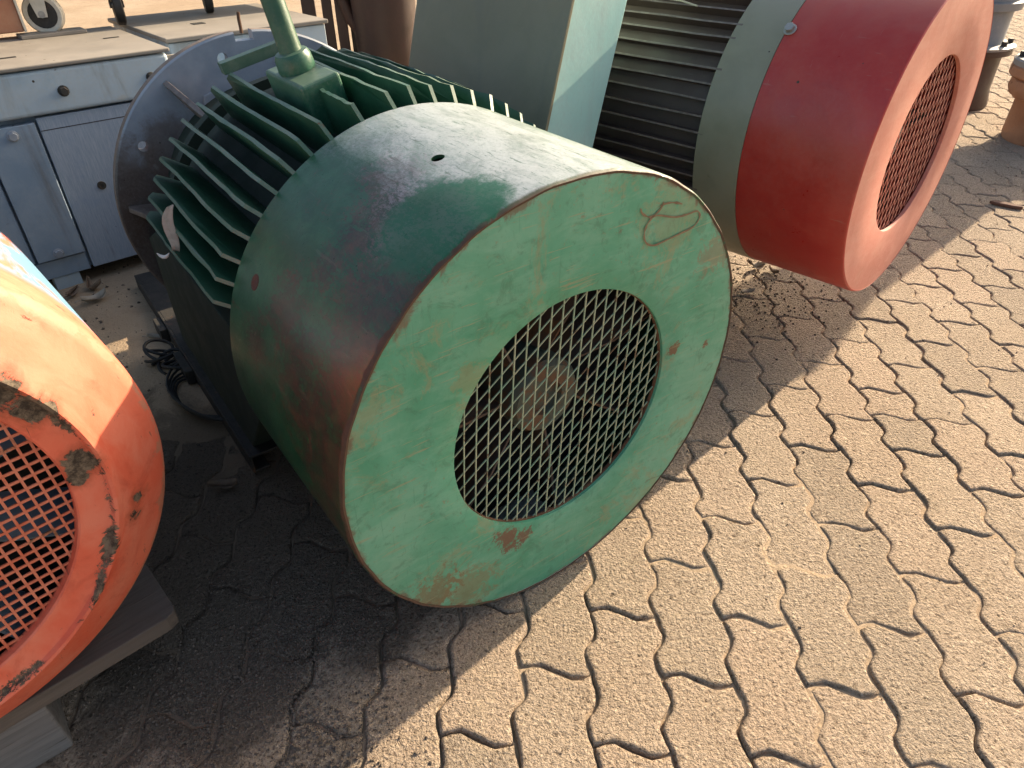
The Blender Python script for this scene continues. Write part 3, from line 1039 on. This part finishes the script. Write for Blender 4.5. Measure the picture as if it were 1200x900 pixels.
for i in range(27):
    a = 5.9 + (i - 3) * 5.62 + random.uniform(-.25, .25)
    if i == 0: a = -10.5
    m = MB()
    t = .0022
    n = 8
    vs, poly = [], [(-1.2, .30)] + [(-1.2 + .83 * j / n, .3585 + random.uniform(-.0008, .0008)) for j in range(n + 1)] + [(-.37, .30)]
    ww = [0] + [.0022 * noise.noise((j * .6, i * 1.3, 0)) for j in range(n + 1)] + [0]
    for s in (-1, 1):
        vs += [(x, s * t + w, r) for (x, r), w in zip(poly, ww)]
    k = len(poly)
    Mf = RXM @ Matrix.Rotation(R(a), 4, 'X')
    m.add(vs, [tuple(range(k)), tuple(range(2 * k - 1, k - 1, -1))], 0, False, Mf)
    m.add(vs, [(q, k + q, k + (q + 1) % k, (q + 1) % k) for q in range(k - 1)], 1, False, Mf)
    m.build('cooling_fin', [M_rfin, M_rfe], red)
# terminal box on the flank, leaning with the motor
M_teal = paint('pale_teal_enamel', (.42, .70, .65), (.47, .74, .69), .42, .4, (.40, .48, .45), .0, .05, .05, scratch=.3, streak=((12, 12, 2.2), (.42, .54, .51), .45, .75, .5))
M_lid = paint('shaded_olive_lid', (.20, .185, .115), (.245, .225, .145), .5, .35, (.26, .23, .17), .0, .1, .08, scratch=.4, streak=((10, 10, 1.5), (.14, .14, .11), .5, .8, .5))  # box paint darkened towards olive for the lid facing away from the sun
tl = R(16.7)
upv = Vector((0, sin(tl), cos(tl)))          # along the box
inn = Vector((0, cos(tl), -sin(tl)))         # into the motor
Pb = Vector((0, -.574, RZ + .309))
Mt = Matrix(((1, 0, 0, 0), (0, inn.y, upv.y, Pb.y), (0, inn.z, upv.z, Pb.z), (0, 0, 0, 1)))
mb = MB()
mb.box((-1.09, .004, -.52), (-.602, .193, .26), 0, Mt)
mb.box((-1.0, .193, -.40), (-.72, .32, -.10), 0, Mt)
tb = mb.build('terminal_box', M_teal, red, .003)
mb = MB()
mb.box((-1.10, -.006, -.53), (-.598, .0035, .27), 0, Mt)
mb.build('lid', M_lid, tb, .002)
for y0 in (-.2, .12):
    mb = MB(); mb.box((-1.1, y0, 0), (-.55, y0 + .08, RZ - .28)); mb.build('foot', M_rfin, red, .004)

# ------------------------------------------------------------------ orange motor at the left edge, on its board
O_AZ = -.8113
OZ = .4698
OR1, OR2, OR3, OD = .213, .2527, .3298, .0524
orange = empty('electric_motor', (-.6503, .4108, 0), O_AZ,
               'motor with chipped orange fan cowl and square-holed grille, cut by the left edge', 'motor', 'electric motors lying in a row')
OXM = Matrix.Translation((0, 0, OZ))


def orange_mat():
    k = NT('chipped_orange_paint')
    o = k.obj()
    X, Y, Z = k.sep(o)
    rr = k.math('SQRT', k.math('ADD', k.math('POWER', Y, 2), k.math('POWER', k.math('SUBTRACT', Z, OZ), 2)))
    big = k.noise(o, 5, 6, .6, .6)
    mid = k.noise(o, 18, 8, .68, .5)
    ch = k.noise(o, 11, 10, .72, .9)
    fine = k.noise(o, 150, 6, .75)
    brush = k.noise(k.map(o, (60, 14, 14)), 1, 5, .6, .4)
    col = k.mix(k.rng(big, .35, .65), (.70, .128, .066), (.72, .18, .105))
    col = k.mix(k.math('MULTIPLY', k.rng(brush, .42, .7), .6), col, (.74, .245, .155))
    col = k.mix(k.math('MULTIPLY', k.rng(mid, .5, .72), .5), col, (.46, .06, .03))
    # old primer and iron where the paint has come away: worst round the groove
    und = k.mix(k.rng(k.noise(o, 60, 8, .8), .38, .62), (.04, .03, .022), (.19, .145, .10))
    gd = k.math('ABSOLUTE', k.math('SUBTRACT', rr, OR2 - .005))
    gm = k.rng(k.math('ADD', k.math('DIVIDE', gd, .008), k.math('MULTIPLY', k.math('SUBTRACT', .5, k.noise(o, 16, 10, .78, .8)), 9.0)), .0, .25, 1, 0)
    gm = k.math('MULTIPLY', gm, k.rng(X, -.03, -.012))
    sm = k.rng(k.math('ADD', k.math('DIVIDE', k.math('ABSOLUTE', k.math('ADD', X, OD)), .010), k.math('MULTIPLY', k.math('SUBTRACT', .52, mid), 6.0)), .3, .7, 1, 0)
    other = k.rng(k.math('ADD', ch, k.math('MULTIPLY', mid, .25)), .775, .80)
    f = k.math('MAXIMUM', gm, other)
    for p, r in [((-.01, .10, OZ + .25), .010), ((0, .178, OZ + .172), .008), ((0, .198, OZ + .135), .015), ((0, .212, OZ + .115), .012), ((0, .22, OZ + .10), .012), ((-.01, .235, OZ + .02), .012), ((-.005, .225, OZ - .0), .009), ((-.03, .27, OZ - .07), .009), ((-.03, .255, OZ - .09), .010), ((-.05, .02, OZ + .31), .012)]:
        mk = k.math('SUBTRACT', k.math('ADD', k.math('MULTIPLY', k.noise(o, 34, 10, .75, .6), 3.4), k.math('MULTIPLY', fine, .5)), k.math('DIVIDE', k.dist(o, p), r))
        f = k.math('MAXIMUM', f, k.rng(mk, .55, .75))
        halo = k.rng(mk, -.5, .7)
        col = k.mix(k.math('MULTIPLY', halo, .55), col, (.36, .075, .035))
    dustf = k.math('MULTIPLY', sm, .55)
    col = k.mix(dustf, col, (.40, .26, .17))
    col = k.mix(f, col, und)
    # red daubs
    red_ = k.rng(k.noise(k.map(o, (9, 26, 9), (.5, .2, .9)), 1, 4, .6, .6), .68, .71)
    col = k.mix(k.math('MULTIPLY', red_, .8), col, (.52, .07, .04))
    s1 = k.noise(k.map(o, (30, 210, 30), (.6, .2, .4)), 1, 3, .5)
    col = k.mix(k.math('MULTIPLY', k.rng(s1, .69, .72), .6), col, (.14, .07, .05))
    # patchy blue mixed in beyond the shoulder
    bl = k.math('MULTIPLY', k.rng(X, -.12, -.16), k.rng(k.noise(k.map(o, (5, 12, 12)), 1, 7, .7, .6), .42, .5))
    col = k.mix(bl, col, (.14, .26, .36))
    ro = k.math('ADD', k.rng(fine, .3, .7, .52, .66), k.math('MULTIPLY', f, .3), True)
    h = k.math('ADD', k.math('MULTIPLY', brush, .4), k.math('MULTIPLY', fine, .25))
    h = k.math('SUBTRACT', h, k.math('MULTIPLY', f, .8))
    return k.out(col, ro, 0, k.bump(h, .4, .003, k.bump(k.noise(o, 6, 2, .5), .3, .012)), .3)


M_orange = orange_mat()
mb = MB()
owob = lambda a, t: 1 + .002 * sin(3 * t) + .0016 * sin(5 * t + 2)
mb.lathe([(-.46, OR3 - .008), (-.46, OR3), (-.3, OR3), (-.15, OR3), (-.075, OR3), (-.062, OR3 - .0008), (-OD, OR3 - .004), (-OD + .010, OR3 - .014), (-.012, OR2 + .012), (-.003, OR2 + .004), (0, OR2 + .0005), (-.0015, OR2 - .003), (-.0075, OR2 - .006),
          (-.0095, OR2 - .010), (-.0095, OR1 + .008), (-.010, OR1 + .002), (-.012, OR1), (-.026, OR1), (-.026, OR1 + .01), (-.06, OR3 - .02), (-.075, OR3 - .008)], 144, 'x', 0, OXM, True, True, owob)
mb.build('fan_cowl', M_orange, orange)
M_mesh_o = simple('orange_grille_paint', (.50, .11, .055), (.60, .21, .13), .5, 35, rust=.15)
mb = MB()
gy, gz, by, bz, gx = .0127, .0137, .0029, .0033, -.023
rot = Matrix.Rotation(R(2), 4, 'X')
for i in range(-18, 19):
    s = clip_line((i * gy, 0), (0, 1), OR1 + .002)
    if s and s[1] - s[0] > .01: mb.box((gx - .0012, i * gy - by / 2, s[0]), (gx + .0012, i * gy + by / 2, s[1]), 0, OXM @ rot)
for j in range(-16, 17):
    s = clip_line((0, j * gz), (1, 0), OR1 + .002)
    if s and s[1] - s[0] > .01: mb.box((gx - .0009, s[0], j * gz - bz / 2), (gx + .0009, s[1], j * gz + bz / 2), 0, OXM @ rot)
mb.build('grille', M_mesh_o, orange)
M_bluegrey = paint('blue_grey_enamel', (.10, .17, .23), (.15, .23, .30), .42, .3, (.3, .32, .32), .3, .2, .15)
mb = MB()
mb.lathe([(-.13, 0), (-.13, .30), (-.12, .31), (-.115, 0)], 40, 'x', 0, OXM)
mb.build('baffle', M_dark, orange)
hubm = MB()
hubm.lathe([(-.11, .06), (-.055, .06), (-.045, .05), (-.045, 0)], 32, 'x', 0, OXM)
hub = hubm.build('fan_hub', M_bluegrey, orange)
for i in range(9):
    b = MB()
    b.prism([(-.11, .05), (-.06, .06), (-.04, .15), (-.04, .23), (-.11, .25)], -.002, .002, 0, OXM @ Matrix.Rotation(2 * PI * i / 9 + .2, 4, 'X') @ Matrix.Rotation(.35, 4, 'Y'))
    b.build('fan_blade', M_bluegrey, hub)
mb = MB()
mb.lathe([(-.44, .2), (-.44, .285), (-1.1, .285), (-1.1, 0)], 56, 'x', 0, OXM)
mb.build('stator_body', M_bluegrey, orange)
for i in range(26):
    a = -75 + i * 6
    m = MB()
    m.box((-1.05, -.0025, .275), (-.465, .0025, .318), 0, OXM @ Matrix.Rotation(R(a), 4, 'X'))
    m.build('cooling_fin', M_bluegrey, orange)
for y0 in (-.25, .17):
    mb = MB()
    mb.box((-.95, y0, .142), (-.50, y0 + .08, OZ - .15))
    mb.build('foot', M_bluegrey, orange, .004)


def wood_mat(name, c1, c2, ax):
    k = NT(name)
    o = k.obj()
    s = [70, 70, 70]; s[ax] = 3.5
    g = k.noise(k.map(o, s), 1, 6, .65, .8)
    g2 = k.noise(k.map(o, [q * 3 for q in s]), 1, 4, .6)
    mid = k.noise(o, 12, 6, .65)
    col = k.mix(k.rng(g, .3, .7), c1, c2)
    col = k.mix(k.rng(mid, .55, .8, 0, .6), col, (.10, .075, .055))
    col = k.mix(k.math('MULTIPLY', k.rng(g2, .6, .7), .6), col, (.05, .04, .03))
    return k.out(col, .85, 0, k.bump(k.math('ADD', g, k.math('MULTIPLY', g2, .6)), .6, .002))


M_board = wood_mat('weathered_board', (.095, .078, .064), (.15, .12, .095), 1)
M_block = wood_mat('grey_timber', (.14, .13, .12), (.22, .205, .19), 1)
board = empty('wooden_board', (-.6503, .4108, .112), O_AZ, 'thin wooden board under the orange motor, resting on a grey timber block', 'board')
mb = MB()
bp = [(-.75, -.42), (-.057, -.42), (-.057, .245), (-.063, .259), (-.075, .262), (-.75, .262)]
mb.prism(bp, 0, .0275)
mb.build('plank', M_board, board, .002)
o = MB()
o.box((-.48, -.30, 0), (-.067, .068, .111))
blk2 = o.build('timber_block', M_block, None, .004)
blk2.location = (-.6503, .4108, .0)
blk2.rotation_euler = (0, 0, O_AZ + R(-4))
setp(blk2, 'square grey timber block on the paving in the lower left corner', 'timber')
o = MB()
o.box((-.74, -.30, 0), (-.56, .20, .111))
blk3 = o.build('timber_block', M_block, None, .004)
blk3.location = (-.6503, .4108, .0)
blk3.rotation_euler = (0, 0, O_AZ)
setp(blk3, 'grey timber block under the far end of the board, behind the orange cowl', 'timber')

# ------------------------------------------------------------------ blue-grey machine bed, upper left
MZ = R(42)
base = Vector((-1.3466, 1.9088, 0))
mach = empty('machine_bed', base, MZ, 'blue-grey cast machine bed with bolted cover plates, behind the green motor', 'machine')
M_mtop = paint('dusty_top_plate', (.19, .17, .145), (.27, .24, .205), .6, .6, (.31, .265, .21), .3, .40, .4, scratch=.5)
M_mblue = paint('pale_blue_enamel', (.37, .46, .53), (.44, .53, .59), .5, .45, (.46, .45, .40), .1, .42, .45, scratch=.6, streak=((6, 6, 1.6), (.20, .17, .13), .48, .64, .55), fade=((.25, .37, .47), 6, .5, .75))
M_mplate = paint('blue_plate', (.20, .285, .385), (.265, .35, .45), .45, .45, (.36, .38, .39), .0, .40, .4, scratch=.6, streak=((8, 8, 1.5), (.13, .12, .105), .48, .64, .6))


def brushed():
    k = NT('brushed_grey_plate')
    o = k.obj()
    st = k.noise(k.map(o, (420, 420, 26)), 1, 5, .7, .2)
    mid = k.noise(o, 10, 6, .65)
    col = k.mix(k.rng(st, .3, .7), (.25, .32, .41), (.36, .42, .50))
    col = k.mix(k.rng(mid, .5, .75, 0, .7), col, (.21, .30, .43))
    spk = k.rng(k.noise(o, 70, 6, .8), .66, .70)
    col = k.mix(k.math('MULTIPLY', spk, .8), col, (.07, .05, .04))
    run = k.rng(k.noise(k.map(o, (26, 26, 3)), 1, 6, .7, .3), .60, .72)
    col = k.mix(k.math('MULTIPLY', run, .5), col, (.12, .10, .085))
    return k.out(col, .5, .0, k.bump(st, .3, .001))


M_brush = brushed()
mb = MB()
mb.box((-1.1, .02, .058), (.452, .52, .62))
mb.build('bed', M_mplate, mach)
mb = MB()
mb.box((-1.1, -.028, .6265), (.455, .50, .637)); 
top = mb.build('top_plate', M_mtop, mach, .003)
m = MB(); m.box((.17, .40, .6375), (.355, .47, .648)); m.build('tread_strip', M_mtop, top, .002)
for (x, y) in [(.05, .12), (.36, .25)]:
    m = MB()
    m.box((x, y, .6372), (x + .045, y + .012, .6385))
    m.build('slot', M_dark, top)
mb = MB()
mb.box((-1.1, -.022, .512), (.447, .018, .623))
band = mb.build('front_rail', M_mblue, mach, .010, 3)
for (x, z) in [(.151, .565), (.385, .566), (-.2, .565)]:
    m = MB(); bolt_mb(m, Vector((x, -.0225, z)), (0, -1, 0), .0110, .013)
    m.build('bolt', M_rail, band, .001)
mb = MB()
mb.box((-.60, -.012, .118), (-.078, .018, .49))
mb.build('cover_plate', M_mplate, mach, .002)
mb = MB()
mb.box((-.071, -.016, .118), (.056, .018, .496))
cp = mb.build('cover_plate', M_mplate, mach, .002)
for (x, z) in [(-.005, .473), (-.013, .134)]:
    m = MB(); bolt_mb(m, Vector((x, -.0165, z)), (0, -1, 0), .0115, .012)
    m.build('bolt', M_flange, cp, .001)
mb = MB()
mb.box((.064, -.010, .062), (.450, .018, .505))
cp = mb.build('cover_plate', M_brush, mach, .0015)
m = MB(); m.box((.0645, -.0108, .4705), (.449, -.0098, .4725)); m.build('score', M_rail, cp)
m = MB()
m.lathe([(0, .0), (0, .012), (.003, .012), (.003, .005), (.001, .004), (.001, 0)], 20, 'z', 0, Matrix.Translation((.163, -.0102, .296)) @ Matrix.Rotation(R(90), 4, 'X'))
m.build('socket_screw', M_rail, cp)
mb = MB()
mb.box((-.60, -.004, .058), (.056, .018, .112))
mb.build('sill', M_mplate, mach, .002)
for (x, y) in [(-.05, 0), (.32, .4), (-1.0, 0), (-1.0, .4)]:
    mb = MB(); mb.box((x, y, 0), (x + .072, y + .06, .0575)); mb.build('foot', M_mblue, mach, .003)
mb = MB()
mb.prism([(.4555, .609), (.4555, .53), (.53, .609)], -.03, -.018, 0, Matrix.Rotation(R(90), 4, 'X') @ Matrix.Translation((0, 0, 0)))
mb.build('bracket', M_mtop, mach)

mach2 = empty('machine_bed', base, MZ, 'low pale plate-topped bed beside the blue-grey one, left of the green pipe', 'machine')
mb = MB()
mb.box((.492, .10, .627), (1.05, .66, .640))
tp = mb.build('top_plate', M_mtop, mach2, .003)
mb = MB()
mb.box((.50, .11, 0), (1.04, .64, .6245))
mb.build('bed', M_mblue, mach2, .003)
mb = MB()
mb.prism([(.5, -.42), (.86, -.42), (.90, -.30), (.90, .105), (.5, .105)], 0, .43)  # unseen block added to keep the sun off the ground by the machine
mb.build('sun_blocker', M_mplate, mach2, .01)
m = MB(); m.box((.66, .30, .6402), (.70, .335, .6415)); m.build('slot', M_dark, tp)

# trolley standing on the machine bed
trol = empty('trolley', base, MZ, 'brown steel trolley on casters standing on the machine bed, cut by the top edge', 'trolley')
M_brown = paint('brown_panel_paint', (.33, .13, .07), (.39, .18, .10), .5, .5, (.42, .24, .15), .0, .15, .1, scratch=.4)
M_cream = simple('cream_caster', (.55, .50, .40), (.66, .6, .5), .5, 30)
mb = MB()
mb.box((-.9, .43, .655), (.19, .70, 1.1))
pnl = mb.build('panel', M_brown, trol, .004)
m = MB(); m.box((.19, .425, .655), (.196, .71, 1.1)); m.build('edge_trim', M_cream, pnl)
mb = MB()
mb.box((.20, .40, .775), (1.3, .74, .82))
mb.build('frame', M_rail, trol, .003)


def caster(x, y, rz, mw, mf, r=.056):
    M = Matrix.Translation((x, y, .640)) @ Matrix.Rotation(rz, 4, 'Z')
    w = MB()
    w.lathe([(-.011, r * .72), (-.014, r * .93), (-.010, r), (.010, r), (.014, r * .93), (.011, r * .72), (-.011, r * .72)], 32, 'x', 0, M @ Matrix.Translation((0, 0, r)))
    wo = w.build('caster_wheel', mw, trol)
    h = MB()
    h.lathe([(-.012, 0), (-.012, r * .72), (.012, r * .72), (.012, 0)], 24, 'x', 0, M @ Matrix.Translation((0, 0, r)))
    h.lathe([(-.022, 0), (-.022, .010), (.022, .010), (.022, 0)], 12, 'x', 1, M @ Matrix.Translation((0, 0, r)))
    h.build('hub', [M_rail, M_steel], wo)
    f = MB()
    for sgn in (-1, 1):
        Mf = M @ Matrix.Translation((sgn * .019, 0, 0))
        f.prism([(-.014, r - .008), (.014, r - .008), (.03, .135), (-.025, .135)], -.0015, .0015, 0, Mf @ Matrix.Rotation(R(90), 4, 'Z') @ Matrix.Rotation(R(90), 4, 'X'))
    f.box((-.021, -.025, .130), (.021, .03, .136), 0, M)
    f.build('caster_fork', mf, wo)


caster(.262, .452, R(62), M_cream, M_cream)
caster(.485, .47, R(-12), M_black, M_rail, .06)
caster(.81, .53, R(-16), M_black, M_rail, .055)

# ------------------------------------------------------------------ rusty castings behind, top centre
M_cast = paint('rusty_brown_casting', (.026, .014, .012), (.045, .022, .018), .5, .2, (.09, .05, .035), .0, .2, .0, scratch=.3)
cast = empty('pump_casing', (-.73, 4.5, 0), 0, 'dark rusty brown pump casing with upright ribs, behind the green fins', 'pump casing')
mb = MB()
mb.lathe([(0, .13), (.05, .165), (.25, .178), (.5, .185), (.62, .19), (.64, .21), (.70, .21), (.70, .1)], 40, 'z', 0)
mb.build('drum', M_cast, cast)
for (x, y, w, t, rz) in [(-.445, .05, .075, .06, 12), (-.335, .03, .055, .035, 16), (-.255, .02, .06, .035, 14), (-.20, .10, .05, .03, 10)]:
    m = MB()
    Mr = Matrix.Translation((x, y, 0)) @ Matrix.Rotation(R(rz), 4, 'Z')
    m.prism([(-w / 2, 0), (w / 2, 0), (w / 2 * .96, .3), (w / 2, .9), (-w / 2 * .9, .9), (-w / 2 * 1.05, .4)], -t, t, 0, Mr @ Matrix.Rotation(R(90), 4, 'X'))
    m.build('rib', M_cast, cast, .006)
m = MB()
m.tube([(-.17, -.02, .72), (-.22, -.03, .62), (-.235, -.03, .52), (-.20, -.02, .40), (-.13, 0, .30), (-.08, 0, .22)], [.03, .032, .032, .034, .04, .05], 12)
m.build('arm', M_cast, cast)
mb = MB()
mb.box((-.5, -.08, .70), (.15, .12, .78))
mb.build('head', M_cast, cast, .01)

# ------------------------------------------------------------------ pipe fitting and pump at the right edge
M_clay = paint('rusty_orange_pipe', (.30, .13, .06), (.38, .18, .09), .75, .35, (.40, .26, .16), .0, .5, .1, scratch=.2, scale=1.2, bumpy=.6)
M_grey = paint('grey_iron', (.17, .165, .16), (.24, .23, .22), .55, .4, (.36, .33, .29), .2, .1, .0, scratch=.2)
fit = empty('pipe_fitting', (2.60, 3.385, 0), .3, 'rusty orange flanged pipe fitting standing upright at the right edge', 'pipe')
mb = MB()
mb.lathe([(0, .195), (.02, .2), (.20, .197), (.215, .205)], 48, 'z')
mb.build('stub', M_clay, fit)
mb = MB()
mb.lathe([(.19, .20), (.20, .235), (.235, .25), (.27, .245), (.285, .22)], 48, 'z', 0, None, False, True, lambda a, t: 1 + .04 * sin(5 * t) + .03 * sin(11 * t + 1))
mb.build('mud_collar', M_clay, fit)
mb = MB()
mb.lathe([(.28, .2), (.28, .258), (.287, .265), (.32, .265), (.327, .258), (.327, .19)], 64, 'z')
flg = mb.build('flange', M_clay, fit)
mb = MB()
mb.lathe([(.328, .19), (.328, .262), (.350, .264), (.357, .255), (.357, .15)], 64, 'z')
fl2 = mb.build('upper_flange', M_grey, fit)
for i in range(14):
    a = 2 * PI * i / 14 + .1
    m = MB(); bolt_mb(m, Vector((.232 * cos(a), .232 * sin(a), .357)), (0, 0, 1), .017, .022)
    m.build('bolt', M_rail, fl2, .001)
mb = MB()
mb.lathe([(.357, .20), (.39, .185), (.46, .15), (.55, .13), (.60, .14), (1.0, .15), (1.16, .21), (1.20, .22), (1.20, 0)], 40, 'z')
mb.build('bonnet', M_grey, fit)

pump = empty('upright_pump', (2.47, 4.12, 0), .2, 'grey upright pump on a brown flanged base, behind the red motor', 'pump')
mb = MB()
mb.lathe([(0, .21), (.02, .215), (.10, .20), (.27, .20), (.275, .24), (.30, .24), (.30, .1)], 48, 'z')
mb.build('pedestal', M_cast, pump)
M_blu = paint('blue_grey_pump', (.15, .17, .20), (.2, .22, .25), .5, .4, (.3, .3, .29), .2, .1, .0, scratch=.2)
mb = MB()
mb.lathe([(.302, .1), (.302, .24), (.315, .245), (.322, .23), (.322, .185), (.335, .18), (.48, .18), (.485, .21), (.52, .215), (.525, .19), (.70, .19), (.72, .23), (.75, .23), (.75, 0)], 48, 'z')
bod = mb.build('pump_body', M_blu, pump)
for i in range(10):
    a = 2 * PI * i / 10
    m = MB(); bolt_mb(m, Vector((.213 * cos(a), .213 * sin(a), .322)), (0, 0, 1), .014, .022)
    m.build('bolt', M_rail, bod)

# ------------------------------------------------------------------ small things: leaves, bark, cable
M_leaf = simple('dry_leaf', (.34, .29, .23), (.46, .41, .34), .8, 40)
M_leafd = simple('brown_leaf', (.16, .11, .075), (.24, .17, .115), .85, 40)


def leaf(loc, L, W, rz, curl, tilt, mat, label, group=None, ry=0):
    m = MB()
    n = 9
    vs, fs = [], []
    for i in range(n + 1):
        s = i / n
        w = W * (sin(PI * min(1, s * .93 + .03)) ** .8) * .5
        z0 = curl * L * (s - .5) ** 2 + .06 * L * noise.noise((s * 3, rz, 1))
        for j, q in enumerate((-1, -.5, 0, .5, 1)):
            zz = z0 + abs(q) * W * .35 * (1 + .4 * sin(s * 7 + q)) - (.0 if q else .001)
            vs.append(((s - .5) * L, q * w + .08 * W * sin(s * 5), zz))
    for i in range(n):
        for j in range(4):
            fs.append((i * 5 + j, i * 5 + j + 1, (i + 1) * 5 + j + 1, (i + 1) * 5 + j))
    m.add(vs, fs, 0, True)
    m.tube([(-L * .5, .0, vs[2][2]), (-L * .62, .004, vs[2][2] + .002), (-L * .75, .003, vs[2][2])], .0012, 5)
    o = m.build('dry_leaf', mat, None, recalc=False)
    o.location = loc
    o.rotation_euler = (tilt, ry, rz)
    sd = o.modifiers.new('t', 'SOLIDIFY'); sd.thickness = .0006
    setp(o, label, 'leaf', group)
    return o


gz_ = lambda x, y: max(0, ground_z(x, y))
for (x, y, L, W, rz, cu, ti, mt, lb) in [
    (-1.2333, 1.8007, .09, .040, .9, .9, .2, M_leaf, 'pale curled dry leaf on the dirt in front of the machine foot'),
    (-1.28, 1.875, .09, .035, 2.6, 1.6, .5, M_leafd, 'brown twisted leaf lying against the machine foot'),
    (-1.325, 1.83, .07, .03, 1.6, 1.3, .7, M_leafd, 'small brown leaf upright beside the orange cowl and machine foot'),
    (-.962, 1.60, .075, .026, .1, .5, .1, M_leaf, 'grey dry leaf lying beside the green motor rail'),
    (-.60, 1.035, .075, .035, .2, .5, .1, M_leafd, 'dark leaf in the deep shade below the green motor rail'),
    (.7933, 2.03, .07, .032, .6, 1.2, .6, M_leaf, 'pale leaf on the litter just behind the red cowl'),
    (.8392, 2.0, .06, .026, 2.0, .6, .2, M_leafd, 'brown leaf tucked under the red cowl'),
    (.72, 1.865, .06, .022, .3, .4, .3, M_leaf, 'thin pale leaf beside the right rim of the green cowl')]:
    leaf((x, y, gz_(x, y) + .004), L * .8, W * .8, rz, cu, ti, mt, lb)


def motor_pt(az, org, x, y, z):
    return Vector((org[0] + x * cos(az) - y * sin(az), org[1] + x * sin(az) + y * cos(az), org[2] + z))


GO = (.0836, .8117, .003)
a = R(59.5)
m = MB()
vs, fs = [], []
pa = motor_pt(G_AZ, GO, -.655, -sin(a) * .402, AX + cos(a) * .402)
for i in range(9):
    q = i / 8
    w = .0058 * (.75 + .75 * sin(PI * min(1, .12 + q * .8)))
    cc = pa + Vector((-.012 * q - .006 * sin(q * 5), -.016 * q, -.078 * q))
    for j, e in enumerate((-1, -.3, .4, 1)):
        vs.append((cc.x + e * w, cc.y + .35 * e * w - .004 * abs(e), cc.z + .002 * sin(q * 9 + e)))
fs = [(i * 4 + j, i * 4 + j + 1, i * 4 + j + 5, i * 4 + j + 4) for i in range(8) for j in range(3)]
m.add(vs, fs, 0, True)
lf = m.build('dry_leaf', M_leaf, recalc=False)
sd = lf.modifiers.new('t', 'SOLIDIFY'); sd.thickness = .0007
setp(lf, 'long dry leaf hanging upright between the fins of the green motor', 'leaf')
m = MB()
pb = pa + Vector((-.028, -.02, -.086))
pts = [pb + Vector((.022 * (t - .5), -.004, .008 * (2 * t - 1) ** 2)) for t in (0, .2, .4, .6, .8, 1)]
m.tube(pts, [.0006, .0026, .0034, .0034, .0026, .0006], 8)
sc_ = m.build('leaf_scrap', simple('white_scrap', (.62, .6, .55), (.72, .7, .66), .7, 60))
setp(sc_, 'tiny white curled scrap under the long leaf on the green fins', 'scrap')
# twigs on the red motor's fins
RO = (.9637, 1.6411, 0)
m = MB()
for (x0, a0_, x1, a1_) in [(-.66, 34, -.50, 43), (-.62, 36, -.45, 33), (-.6, 38, -.55, 30)]:
    q = []
    for s in (0, .35, .7, 1):
        aa = R(a0_ + (a1_ - a0_) * s + 2 * sin(s * 5)); x = x0 + (x1 - x0) * s
        q.append(motor_pt(RD_AZ, RO, x, -sin(aa) * .366, RZ + cos(aa) * .366))
    m.tube(q, .0022, 6)
tw = m.build('twigs', M_leaf)
setp(tw, 'thin pale twigs lying on the fins of the red motor', 'twigs')
p = motor_pt(RD_AZ, RO, -.665, -sin(R(40)) * .372, RZ + cos(R(40)) * .372)
leaf(p, .04, .022, 1.0, 1.5, .4, M_leafd, 'crumpled brown leaf on the red motor fins beside the teal box')
# bark chip on the paving
m = MB()
m.prism([(-.055, -.008), (-.03, -.016), (.03, -.014), (.058, -.006), (.054, .008), (.01, .013), (-.04, .012)], 0, .012)
o = m.build('bark_chip', simple('bark', (.11, .055, .035), (.17, .09, .06), .9, 70), None, .003)
o.location = (1.912, 2.555, .001); o.rotation_euler = (.05, 0, R(-40))
setp(o, 'brown bark chip on the shaded paving near the right edge', 'bark')
# black cable coils under the rail
m = MB()
rnd = random.Random(11)
for j in range(5):
    q = []
    for i in range(26):
        t = i / 25 * 2 * PI
        rx, ry = .105 + .012 * j, .055 + .006 * j
        q.append((-.74 + rx * cos(t) * .74 - ry * sin(t) * .66 + .004 * j, 1.33 + rx * cos(t) * -.68 + ry * sin(t) * -.72, .018 + .006 * j + .004 * sin(3 * t + j)))
    m.tube(q, .0031, 7, caps=False)
cb = m.build('cable_coil', M_black)
setp(cb, 'coil of dirty black cable on the dirt beside the green motor rail', 'cable')
m = MB()
for j in range(6):
    cx, cy = -.885 + rnd.uniform(-.05, .05), 1.49 + rnd.uniform(-.04, .04)
    q = []
    ph = rnd.uniform(0, 6)
    for i in range(15):
        t = ph + i / 14 * 5.2
        q.append((cx + .034 * cos(t) + .02 * i / 14, cy + .028 * sin(t) - .035 * i / 14, .025 + .014 * sin(t + j) + .003 * j))
    m.tube(q, .0042, 7)
cb = m.build('cable_end', M_black)
setp(cb, 'loose looped black cable end beyond the cable coil, near the lit patch', 'cable')
